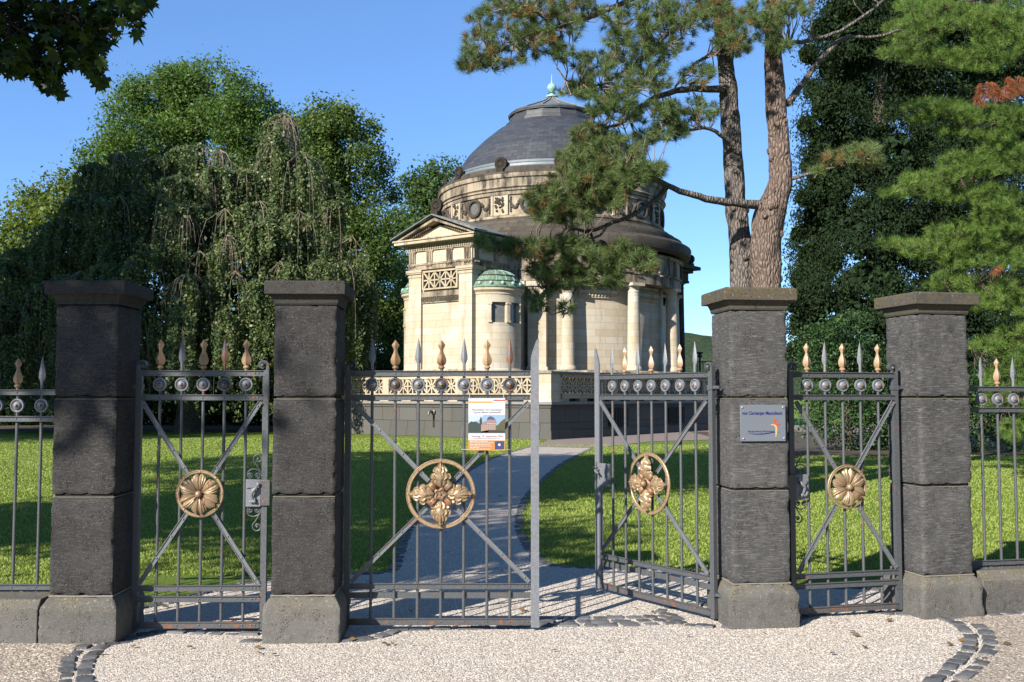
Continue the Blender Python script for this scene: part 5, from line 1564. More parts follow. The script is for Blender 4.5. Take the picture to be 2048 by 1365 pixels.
# --- weeping beech: drooping curtains of twigs
def weeping_beech():
    rng = np.random.default_rng(21); Yb = 45.5
    t = thing('weeping_beech', 'huge weeping beech whose dark leaf curtains hang down to the lawn', 'tree', (at(380, 800, Yb).x, Yb, 0))
    bx, by = t.location.x, Yb
    # arching limbs: px peak points (x, y, Y, half spread px, hang length m)
    peaks = [(566, 228, 45.0, 62, 7.0), (548, 262, 44.2, 40, 6.0), (600, 300, 44.0, 60, 7.0), (640, 350, 44.4, 50, 6.5), (395, 285, 45, 75, 5.0), (440, 330, 43.6, 60, 5.0), (320, 312, 45, 50, 5), (280, 300, 45.5, 40, 5), (238, 308, 45, 30, 5), (190, 325, 45.5, 40, 5.5),
             (490, 335, 44, 50, 5.5), (360, 350, 43, 60, 5), (180, 385, 44.5, 70, 6), (120, 440, 45, 60, 6), (240, 390, 43.5, 60, 6), (60, 490, 45.5, 60, 5), (0, 520, 46, 60, 5), (-70, 560, 46, 60, 5),
             (380, 400, 42.2, 70, 5), (330, 420, 42, 50, 5), (450, 415, 42, 60, 5.5), (520, 400, 42.4, 55, 5.5), (530, 440, 41.6, 50, 5), (600, 420, 42.4, 55, 6), (670, 400, 43.4, 40, 7), (705, 470, 43.6, 34, 7), (730, 540, 44, 24, 6.5),
             (400, 500, 41.4, 50, 5), (350, 560, 40.8, 46, 5), (390, 545, 40.6, 40, 5.2), (470, 540, 40.8, 40, 5.5), (515, 560, 40.6, 40, 5.5), (560, 520, 41, 46, 6), (640, 520, 41.8, 46, 6), (690, 520, 42.4, 34, 6.2), (610, 600, 41, 40, 4.5), (450, 620, 40.2, 36, 4.2),
             (300, 500, 42, 60, 6), (230, 520, 42.6, 60, 6.2), (160, 540, 43, 60, 6), (90, 560, 43.4, 60, 5.6), (20, 600, 44, 60, 5), (270, 620, 41.4, 46, 4.4), (130, 650, 42.2, 50, 4), (50, 660, 43, 50, 3.8), (-40, 640, 44, 60, 4), (-110, 620, 45, 60, 5)]
    P, N, rads = [], [], []
    TW = MB(); LB = MB(); hub = Vector((0, 0, 3))
    rn = random.Random(4)
    for (px, py, Y, hs, L) in peaks:
        pk = at(px, py, Y); w_ = hs * Y / F
        # limb from the trunk to the peak, arching over
        a = Vector((0, 0, max(1.5, pk.z * .45))); b = Vector((pk.x - bx, pk.y - by, pk.z - .1))
        m1 = a.lerp(b, .5) + Vector((0, .8, (b.z - a.z) * .06))
        LB.tube(curve_pts([a, m1, b], 5), [.15 * (1 - .8 * k / 10) + .02 for k in range(11)], 6)
        ns = int(26 + hs * .75)
        for k in range(ns):
            ang = rng.uniform(0, 2 * PI); rr = w_ * rng.random() ** .55
            # strand starts on a dome around the peak and arches outwards, then falls
            s0 = pk + Vector((rr * .45 * math.cos(ang), rr * .45 * math.sin(ang), -rr * .25))
            ex = Vector((math.cos(ang), math.sin(ang), 0)) * rr * .75
            Ls = L * rng.uniform(.35, 1.1)
            Ls = min(Ls, s0.z - .25 - rng.uniform(0, .9)) if s0.z - .25 > .6 else .5
            m = max(6, int(Ls * 34))
            tt = (np.arange(m) + rng.random(m)) / m
            out = 1 - np.exp(-tt * 3.5)
            x = s0.x + ex.x * out + rng.normal(size=m) * .06 + .10 * np.sin(tt * 6 + ang)
            y = s0.y + ex.y * out + rng.normal(size=m) * .06
            z = s0.z - Ls * tt ** 1.25 + .25 * np.sin(np.minimum(1, tt * 3) * PI) * (rr * .3)
            P.append(np.column_stack([x, y, z])); N.append(np.tile([ex.x * .3, -.5 + ex.y * .3, .25], (m, 1)))
            if k % 11 == 0:
                q = [Vector((s0.x + ex.x * (1 - math.exp(-u * 3.5)) - bx, s0.y + ex.y * (1 - math.exp(-u * 3.5)) - by - .03, s0.z - Ls * u ** 1.25)) for u in (0, .12, .3, .55, .85)]
                q[0] = pk - Vector((bx, by, 0)) - Vector((0, 0, .05))
                TW.tube(q, [.014, .012, .009, .006, .004], 4, cap=False)
    # bare tuft of twigs at the highest peak and others
    for (px, py, Y, n_, Lb) in ((566, 226, 44.9, 60, 3.4), (238, 305, 44.9, 24, 1.6), (420, 345, 43.4, 26, 2.0), (440, 300, 44.5, 24, 1.8), (455, 470, 41.6, 22, 2.4), (370, 430, 41.8, 20, 2.0), (375, 548, 40.4, 14, 1.4)):
        pk = at(px, py, Y)
        for k in range(n_):
            ang = rn.uniform(0, 2 * PI); r = rn.uniform(.1, .9); Lq = Lb * rn.uniform(.5, 1)
            q = [Vector((pk.x - bx + r * f * math.cos(ang), pk.y - by + r * f * math.sin(ang), pk.z - Lq * u)) for f, u in ((0, 0), (.45, .12), (.8, .4), (1, 1))]
            TW.tube(q, [.020, .015, .010, .005], 4, cap=False)
    P = np.vstack(P); N = np.vstack(N)
    nz = np.array([noise.noise(Vector((p[0] * .95, p[1] * .8, p[2] * .42))) + .45 * noise.noise(Vector((p[0] * 2.6, p[1] * 2.6, p[2] * 1.1 + 9))) for p in P])
    kp = RNG.random(len(P)) < np.clip((nz + .11) * 4.0, .02, 1); P = P[kp]; N = N[kp]
    P -= np.array([bx, by, 0])
    V, Fq = leaf_quads(P, .135 * rng.uniform(.6, 1.3, len(P)), N, aspect=.66, spread=.9, rng=rng, droop=.6)
    npmesh('leaf_curtains', V, Fq, 'beech_leaf', t)
    # inner crown
    inn = [(x, y, r) for (x, y, r) in ((380, 420, 95), (500, 420, 90), (600, 440, 80), (250, 450, 90), (300, 560, 120), (450, 560, 120), (600, 580, 110), (150, 560, 100), (40, 600, 90), (200, 680, 100), (340, 690, 110), (480, 700, 110), (620, 700, 95), (560, 330, 40), (60, 700, 90), (-60, 680, 90), (690, 640, 50))]
    bl = px_blobs(inn, 47.5, .7, 1, 12)
    crown_mesh('inner_crown', [((b[0][0] - bx, b[0][1] - by, b[0][2]), b[1]) for b in bl], 1.9, .8, 40, .19, 'beech_leaf', t, rng=rng)
    TW.build('hanging_twigs', 'twig', t, smooth=0, fix=False)
    LB.tube([(0, 0, -.1), (.1, .1, 2.5), (0, 0, 6), (.3, 0, 10)], [.7, .5, .4, .15], 14)
    LB.build('trunk', 'bark', t, smooth=60, fix=False)
weeping_beech()

# --- needle trees
def needle_tufts(P, D, L, n, width, rng, cone=1.1):
    """P (N,3) tuft origins, D (N,3) direction; n needles each -> triangles"""
    N_ = len(P)
    d = rng.normal(size=(N_, n, 3)); d /= np.linalg.norm(d, axis=2)[:, :, None]
    d = d * cone + D[:, None, :]; d /= np.linalg.norm(d, axis=2)[:, :, None]
    l = L * rng.uniform(.7, 1.15, (N_, n, 1)) * rng.uniform(.75, 1.2, (N_, 1, 1))
    side = np.cross(d, rng.normal(size=(N_, n, 3))); side /= np.linalg.norm(side, axis=2)[:, :, None] + 1e-9
    st = P[:, None, :] + d * .01 + D[:, None, :] * rng.uniform(-.5, .2, (N_, n, 1)) * L
    tip = st + d * l - np.array([0, 0, 1]) * l * .10
    w_ = width
    V = np.stack([st - side * w_, st + side * w_, tip], 2).reshape(-1, 3)
    return V, np.arange(N_ * n * 3).reshape(-1, 3)

def twig_net(B, P, D, anchors, rn, r=.010, frac=.5):
    """short twigs from tufts back towards the nearest branch anchor"""
    A = np.array([[a.x, a.y, a.z] for a in anchors])
    for i in range(len(P)):
        if rn.random() > frac: continue
        p = Vector(P[i]); k = int(np.argmin(np.sum((A - P[i]) ** 2, 1))); a = Vector(A[k])
        if (a - p).length > .75: continue
        if (a - p).length > 1.6: a = p + (a - p).normalized() * 1.0
        m = p.lerp(a, .5) + Vector((rn.uniform(-.08, .08), rn.uniform(-.08, .08), rn.uniform(-.14, .02)))
        B.tube([p, m, a], [r * .5, r * .9, r * 1.5], 4, cap=False)

def branch(B, pts, w0, w1, Y, Yend=None, n=9, kk=4, jig=0.0, rn=random):
    """polyline given in photo pixels at distances Y..Yend, widths in px"""
    Yend = Y if Yend is None else Yend; out = []
    for i, (x, y) in enumerate(pts):
        t = i / (len(pts) - 1); out.append(at(x, y, Y + (Yend - Y) * t))
    c = curve_pts(out, kk)
    c = [p + Vector((rn.uniform(-1, 1), rn.uniform(-1, 1), rn.uniform(-1, 1))) * jig for p in c]
    m = len(c)
    B.tube(c, [(w0 + (w1 - w0) * (i / (m - 1)) ** .8) * (Y / F) / 2 for i in range(m)], n)
    return c

def black_pine():
    Y = 16.0; rn = random.Random(31); rng = np.random.default_rng(31)
    base = gnd(1512, 992); bx, by = base.x, 16.0
    t = thing('black_pine', 'twin-trunked pine behind the plaque pillar with rough reddish bark', 'tree', (bx, by, 0))
    off = Vector((bx, by, 0))
    def trunk(pts, Yv, mat, name, red=False):
        B = MB(); P = []; R = []
        for x, y, w_ in pts:
            P.append(at(x, y, Yv) - off); R.append(w_ * Yv / F / 2)
        c = curve_pts(P, 7); m = len(c)
        rr = [R[min(i // 7, len(R) - 1)] * (1 - (i % 7) / 7) + R[min(i // 7 + 1, len(R) - 1)] * ((i % 7) / 7) for i in range(m)]
        # finer rings with plates of bark
        V = []; n = 26
        fine = []
        for i in range(m - 1):
            for j in range(3): fine.append((c[i].lerp(c[i + 1], j / 3), rr[i] + (rr[i + 1] - rr[i]) * j / 3))
        fine.append((c[-1], rr[-1]))
        for p, r in fine:
            for k in range(n):
                a = 2 * PI * k / n
                q = Vector((math.cos(a), math.sin(a), 0))
                s_ = p + q * r
                dd = noise.noise(Vector((s_.x * 7, s_.y * 7, s_.z * 2.2))) * .035 + noise.noise(Vector((s_.x * 18, s_.y * 18, s_.z * 6))) * .014
                V.append(p + q * (r + dd * min(1, r / .12)))
        fs = [(i * n + k, i * n + (k + 1) % n, (i + 1) * n + (k + 1) % n, (i + 1) * n + k) for i in range(len(fine) - 1) for k in range(n)]
        B.add(V, fs)
        for k in range(14):   # branch scars
            p, r = fine[rn.randrange(len(fine) // 5, len(fine))]
            a = rn.uniform(PI, 2 * PI); B.ball(p + Vector((math.cos(a), math.sin(a), 0)) * r * .96, (.05, .05, .06), 8, 6)
        return B.build(name, mat, t, smooth=70, fix=False)
    trunk([(1496, 1000, 70), (1488, 800, 52), (1484, 640, 46), (1484, 560, 46), (1480, 480, 44), (1470, 390, 40), (1464, 290, 38), (1457, 190, 35), (1448, 100, 32), (1438, 0, 28), (1430, -150, 22), (1425, -400, 8)], 16.25, 'pine_bark', 'trunk')
    trunk([(1536, 1010, 84), (1534, 800, 66), (1533, 640, 60), (1532, 560, 58), (1533, 480, 58), (1542, 420, 64), (1560, 360, 46), (1558, 300, 42), (1551, 210, 40), (1548, 120, 36), (1548, 0, 32), (1556, -150, 26), (1560, -420, 8)], 15.9, 'pine_bark_red', 'trunk')
    B = MB(); anchors = []
    def br(pts, w0, w1, Ya, Yb_, jig=.012):
        c = branch(B, pts, w0, w1, Ya, Yb_, jig=jig, rn=rn); anchors.extend(c)
        return c
    br([(1535, 410), (1490, 408), (1440, 402), (1385, 390), (1335, 372), (1300, 352), (1245, 345)], 22, 6, 15.9, 14.6)
    br([(1333, 374), (1312, 398), (1275, 424), (1225, 446), (1180, 462), (1140, 458), (1120, 470), (1075, 484), (1010, 490)], 12, 3, 15.2, 14.2)
    br([(1215, 449), (1200, 470), (1165, 480)], 8, 3, 14.8, 14.5)
    br([(1446, 180), (1385, 178), (1325, 190), (1290, 207), (1245, 245), (1200, 262), (1150, 290)], 16, 4, 16.1, 15.0)
    br([(1475, 305), (1450, 275), (1410, 256), (1365, 262), (1330, 240)], 12, 3, 16.1, 15.2)
    br([(1440, 105), (1405, 118), (1370, 150), (1348, 178)], 9, 4, 16.1, 15.7)
    br([(1440, -60), (1330, -30), (1240, 8), (1180, 35), (1105, 58), (1045, 76), (975, 118), (935, 132)], 16, 3, 16.1, 14.6)
    br([(1442, -20), (1390, 30), (1345, 60), (1300, 100), (1262, 132), (1200, 170), (1130, 160)], 13, 3, 16.1, 15.0)
    br([(1350, 55), (1330, 100), (1290, 160), (1262, 180)], 8, 3, 15.7, 15.2)
    br([(1240, -30), (1233, 20), (1234, 90), (1230, 118)], 6, 2, 15.6, 15.4)
    br([(1105, 58), (1080, 30), (1030, 10)], 6, 3, 15.2, 14.9)
    br([(1575, 208), (1600, 175), (1640, 122), (1690, 76), (1745, 75), (1800, 60)], 16, 5, 15.9, 16.6)
    br([(1570, 88), (1620, 82), (1680, 62), (1745, 20), (1790, -20)], 10, 5, 15.9, 16.4)
    br([(1572, 362), (1620, 348), (1690, 330), (1730, 315)], 9, 3, 15.9, 15.2)
    br([(1300, 352), (1260, 380), (1200, 395), (1130, 400), (1090, 405)], 7, 2.5, 15.0, 14.4)
    br([(1180, 462), (1190, 500), (1175, 540), (1140, 570), (1095, 575)], 6, 2, 14.8, 14.4)
    br([(1200, 480), (1240, 505), (1290, 522)], 5, 2, 14.8, 14.6)
    br([(1170, 545), (1145, 590), (1128, 620)], 3, 1.5, 14.6, 14.5)
    B2 = MB(); B2.v = [v - off for v in B.v]; B2.f = B.f; B2.uv = B.uv; B2.mi = B.mi
    B2.build('branches', 'pine_bark', t, smooth=60, fix=False)
    # foliage pads: x, y, rx, ry (px), distance, count, dry share
    pads = [(960, 95, 38, 42, 14.7, 46, .3), (1005, 40, 70, 32, 14.9, 60, .3), (1060, 92, 55, 34, 15, 50, .2), (1110, 55, 55, 42, 15.1, 60, .25), (1045, 8, 90, 22, 15, 50, .3), (1160, 18, 60, 26, 15.3, 46, .2), (932, 130, 18, 14, 14.6, 12, .3), (1125, 108, 28, 16, 15, 18, .2),
            (985, 128, 40, 14, 14.8, 18, .3), (1150, 180, 34, 14, 15.1, 22, .1), (1190, 125, 46, 24, 15.1, 40, .1), (1205, 172, 55, 30, 15.1, 56, .1), (1250, 60, 50, 45, 15.3, 60, .05), (1285, 112, 55, 42, 15.3, 60, .05), (1330, 70, 60, 46, 15.5, 70, .05), (1370, 20, 60, 28, 15.7, 46, .05), (1300, 20, 60, 24, 15.5, 40, .05),
            (1245, 212, 42, 28, 15.1, 42, .1), (1300, 165, 44, 24, 15.3, 40, .05), (1195, 215, 26, 18, 15, 18, .1), (1300, 222, 52, 24, 15.2, 46, .1), (1385, 222, 52, 28, 15.6, 50, .1), (1340, 262, 40, 22, 15.3, 34, .1), (1395, 150, 34, 24, 15.7, 26, .05), (1290, 275, 24, 14, 15.2, 14, .1),
            (1440, 30, 50, 34, 15.5, 60, .25), (1500, 55, 54, 40, 15.4, 60, .25), (1535, 28, 50, 30, 15.4, 50, .3), (1556, 88, 26, 16, 15.3, 20, .2), (1452, 82, 28, 18, 15.3, 22, .3), (1590, 15, 40, 18, 15.5, 30, .3), (1480, 100, 22, 12, 15.3, 12, .3),
            (1190, 272, 50, 26, 15, 40, .15), (1232, 308, 62, 34, 14.8, 76, .15), (1165, 320, 50, 28, 14.7, 50, .2), (1180, 362, 88, 34, 14.6, 120, .2), (1105, 398, 52, 30, 14.4, 64, .2), (1255, 345, 56, 26, 14.7, 60, .15), (1305, 340, 26, 18, 14.8, 22, .1), (1135, 432, 56, 16, 14.4, 36, .2), (1085, 422, 28, 20, 14.3, 22, .25), (1190, 400, 60, 22, 14.5, 56, .2), (1150, 345, 30, 20, 14.6, 24, .2),
            (1000, 488, 42, 12, 14.2, 22, .1), (1055, 498, 52, 18, 14.2, 38, .15), (1130, 492, 48, 20, 14.4, 40, .1), (1185, 520, 66, 28, 14.5, 70, .05), (1250, 508, 52, 24, 14.6, 50, .15), (1290, 528, 22, 20, 14.6, 20, .4), (1125, 552, 48, 26, 14.4, 44, .05), (1090, 540, 34, 22, 14.3, 26, .05), (1078, 600, 26, 24, 14.3, 14, .05), (1200, 556, 46, 18, 14.5, 30, .05), (1130, 618, 14, 14, 14.5, 6, .05),
            (970, 480, 18, 10, 14.1, 8, .05),
            (1690, 312, 42, 11, 15.2, 20, .2), (1728, 300, 32, 12, 15.2, 18, .2), (1745, 322, 26, 12, 15.2, 12, .2), (1640, 340, 20, 8, 15.4, 6, .1),
            (1480, -60, 120, 60, 16, 120, .1), (1330, -70, 140, 50, 15.8, 120, .1), (1120, -60, 120, 40, 15.2, 90, .1), (1640, -70, 110, 50, 16.2, 80, .1), (1760, -50, 70, 40, 16.5, 40, .1)]
    P, D, dry = [], [], []
    for (x, y, rx, ry, Yp, cnt, dr) in pads:
        cnt = int(cnt * (1.65 if y > 260 else 1.3))
        for _ in range(cnt):
            a = rn.uniform(0, 2 * PI); r = math.sqrt(rn.random())
            p = at(x + rx * r * math.cos(a), y + ry * r * math.sin(a), Yp + rn.gauss(0, .32))
            P.append(p - off); D.append(Vector((math.cos(a) * .6 + rn.uniform(-.4, .4), rn.uniform(-.7, .3), rn.uniform(-.1, .9))).normalized())
            dry.append(rn.random() < dr * .45)
    P = np.array([list(p) for p in P]); D = np.array([list(d) for d in D]); dry = np.array(dry)
    V1, F1 = needle_tufts(P, D, .125, 84, .0030, rng)
    mi = np.repeat(dry.astype(int), 84)
    npmesh('needles', V1, F1, ['needle', 'needle_dry'], t, mi=mi, k=3)
    TW = MB(); anc = [a - off for a in anchors]
    twig_net(TW, P, D, anc, rn, .008, .55)
    TW.build('twigs', 'twig', t, smooth=0, fix=False)
black_pine()

def soft_pine():
    Y = 19.0; rn = random.Random(8); rng = np.random.default_rng(8)
    base = Vector((at(2250, 900, 19.5).x, 19.5, 0)); off = base
    t = thing('white_pine', 'light green soft-needled pine reaching in from the right edge', 'tree', base)
    B = MB(); anchors = []
    tx = base.x
    B.tube([Vector((0, 0, -.1)), Vector((0, 0, 4)), Vector((.05, 0, 9)), Vector((0, 0, 13))], [.26, .21, .14, .03], 12)
    def br(pts, w0=9, w1=2, Ya=19.5, Yb_=18.6):
        c = branch(B, pts, w0, w1, Ya, Yb_, jig=.015, rn=rn)
        for i in range(len(B.v) - len(c) * 9, len(B.v)): B.v[i] = B.v[i] - off
        anchors.extend([p - off for p in c])
    br([(2250, 60), (2100, 40), (1980, 50), (1880, 55), (1790, 90)]); br([(2250, 150), (2120, 130), (1980, 110), (1870, 118), (1770, 118)])
    br([(2250, 270), (2120, 240), (1980, 235), (1880, 225), (1815, 222)]); br([(2250, 300), (2150, 330), (2030, 330), (1920, 350), (1850, 372), (1775, 388)])
    br([(2250, 420), (2140, 440), (2030, 450), (1930, 470), (1850, 488), (1760, 490)]); br([(2250, 500), (2140, 560), (2030, 570), (1940, 560), (1880, 565)])
    br([(2250, 620), (2150, 650), (2060, 660), (1990, 690), (1950, 710)]); br([(2250, 720), (2150, 760), (2080, 790), (2010, 800)])
    br([(2250, -60), (2120, -40), (2000, -10), (1900, 10), (1830, 40)])
    B.build('trunk', 'bark', t, smooth=60, fix=False)
    pads = [(1835, 62, 72, 36, 46), (1920, 30, 100, 30, 80), (2010, 70, 70, 60, 76), (1805, 108, 50, 20, 32), (1880, 112, 64, 26, 60), (1960, 120, 70, 30, 66), (2040, 30, 60, 60, 60), (1850, 12, 60, 22, 30),
            (1870, 214, 60, 20, 50), (1845, 238, 34, 12, 20), (1950, 225, 70, 26, 60), (2030, 240, 50, 40, 46), (1990, 270, 50, 16, 26), (1910, 262, 40, 12, 18),
            (1795, 386, 38, 10, 26), (1860, 362, 62, 22, 56), (1940, 330, 70, 36, 76), (2010, 310, 60, 46, 70), (1985, 390, 60, 30, 50), (1900, 392, 50, 16, 34),
            (1785, 488, 34, 11, 24), (1845, 498, 54, 24, 52), (1925, 468, 76, 36, 86), (2005, 440, 64, 46, 76), (1930, 520, 60, 22, 44), (2020, 510, 50, 36, 46),
            (1900, 560, 46, 20, 36), (1975, 585, 66, 40, 70), (2035, 600, 40, 50, 46), (1935, 610, 36, 18, 22), (1870, 575, 20, 8, 8),
            (1975, 690, 40, 18, 26), (2025, 690, 40, 50, 50), (2010, 760, 46, 36, 46), (1990, 800, 36, 16, 18), (2045, 800, 30, 40, 30), (2030, 860, 30, 30, 20)]
    P, D, mi = [], [], []
    for (x, y, rx, ry, cnt) in pads:
        for _ in range(int(cnt * 3.3)):
            a = rn.uniform(0, 2 * PI); r = math.sqrt(rn.random())
            yy = y + ry * .78 * r * math.sin(a)
            # undersides are ragged: thin the lower third
            p = at(x + rx * r * math.cos(a), yy, 18.9 + rn.gauss(0, .42) + (yy - y) * -.004)
            P.append(p - off); D.append(Vector((rn.uniform(-1, .2), rn.uniform(-.6, .2), rn.uniform(0, .9))).normalized()); mi.append(0)
    for (x, y, rx, ry, cnt) in ((1990, 180, 44, 14, 42), (2030, 170, 24, 16, 26), (1960, 196, 10, 12, 8), (1993, 538, 6, 5, 4)):
        for _ in range(cnt):
            a = rn.uniform(0, 2 * PI); r = math.sqrt(rn.random())
            p = at(x + rx * r * math.cos(a), y + ry * r * math.sin(a), 18.1); P.append(p - off); D.append(Vector((rn.uniform(-.5, .5), -.3, -.8)).normalized()); mi.append(1)
    # the rest of the crown outside the frame
    for _ in range(1500):
        x = rn.uniform(2060, 2420); y = rn.uniform(-350, 800)
        p = at(x, y, 19.3 + rn.gauss(0, 1.0)); P.append(p - off); D.append(Vector((rn.uniform(-1, 1), rn.uniform(-.6, .6), rn.uniform(0, .9))).normalized()); mi.append(0)
    P = np.array([list(p) for p in P]); D = np.array([list(d) for d in D])
    V1, F1 = needle_tufts(P, D, .135, 50, .0030, rng, cone=.85)
    npmesh('needles', V1, F1, ['white_needle', 'dead_needle'], t, mi=np.repeat(np.array(mi), 50), k=3)
    TW = MB(); twig_net(TW, P, D, anchors, rn, .007, .3); TW.build('twigs', 'bark', t, smooth=0, fix=False)
soft_pine()

# --- dark evergreens on the right
th = [(1740, -60, 100), (1700, 40, 85), (1780, 60, 110), (1880, 30, 130), (1690, 130, 80), (1665, 210, 62), (1665, 290, 70), (1660, 370, 68), (1655, 440, 70), (1640, 520, 66), (1630, 600, 58), (1640, 680, 60), (1760, 180, 110), (1760, 320, 110), (1760, 460, 120), (1740, 600, 120), (1880, 180, 120), (1880, 330, 120), (1880, 480, 120), (1880, 620, 120), (2000, 100, 130), (2000, 280, 120), (2000, 450, 120), (2010, 620, 120), (1730, 740, 100), (1860, 760, 100), (1990, 760, 110), (1900, -120, 140), (1610, 560, 36), (1605, 650, 34), (1618, 110, 24), (1625, 180, 22), (1612, 250, 20), (1622, 330, 26), (1608, 395, 18), (1600, 470, 22), (1645, 60, 30), (1588, 610, 18), (1592, 700, 22)]
broadleaf('cypress_tree', 'huge blackish evergreen tree behind the two right pillars', 'tree', px_blobs(th, 32.5, .6, 1.2, 15), (at(1800, 800, 32.5).x, 32.5, 0), .5, 4.6, .42, 70, .12, 'conifer', None, 16, droop=.9, aspect=.4, inner=.3, gap=-.33, gs=.8, limb_every=40)
def inner_fill(t, lst, Y, mat, seed, k=.66, n=1500, ls=.24):
    rng = np.random.default_rng(seed); b0 = np.array(t.location); Q = []
    for c, r in px_blobs(lst, Y, .6, 1.2, seed):
        u = rng.normal(size=(n, 3)); u /= np.linalg.norm(u, axis=1)[:, None]
        Q.append(np.array(c) + u * np.array(r) * k * rng.uniform(.6, 1, (n, 1)))
    Q = np.vstack(Q) - b0
    V, Fq = leaf_quads(Q, ls, aspect=.8, rng=rng); npmesh('inner_foliage', V, Fq, mat, t)
inner_fill([o for o in bpy.data.objects if o.name.startswith('cypress_tree')][0], th, 32.5, 'conifer', 15)
yw = [(1650, 760, 56), (1625, 830, 40), (1700, 740, 60), (1690, 830, 72), (1770, 760, 70), (1770, 845, 66), (1640, 690, 44), (1700, 670, 46)]
broadleaf('yew_bush', 'dense dark yew bush at the lawn edge seen through the right narrow gate', 'bush', px_blobs(yw, 29.5, .7, .5, 17), (at(1700, 880, 29.5).x, 29.5, 0), .12, 7, .34, 44, .095, 'yew', 'evergreen bushes along the right lawn edge', 18)
yw2 = [(1860, 790, 70), (1850, 860, 50), (1940, 820, 66), (1940, 880, 40), (2040, 830, 70), (2060, 880, 40), (1990, 770, 60), (2120, 800, 80)]
broadleaf('yew_bush', 'dense dark yew bush at the lawn edge behind the right spear fence', 'bush', px_blobs(yw2, 29.0, .7, .5, 19), (at(1960, 880, 29.0).x, 29.0, 0), .12, 7, .34, 44, .095, 'yew', 'evergreen bushes along the right lawn edge', 20)

# fallen leaves on lawn and gravel
def fallen():
    n = 420; Y = 6.2 + RNG.random(n) ** 1.5 * 26; X = RNG.uniform(-1, 1, n) * (Y * .6)
    Pp = np.column_stack([X, Y, np.full(n, .022)])
    V, Fq = leaf_quads(Pp, .05, np.tile([0, 0, 2.2], (n, 1)), aspect=.75, spread=.8)
    tag(npmesh('fallen_leaves', V, Fq, 'dry_leaf'), 'few dry brown leaves lying on lawn and gravel', 'fallen leaves', kind='stuff')
M['dry_leaf'] = foliage('dry_leaves', [(.12, .07, .03), (.17, .11, .045), (.07, .045, .025)], .1, .7, 2)
fallen()
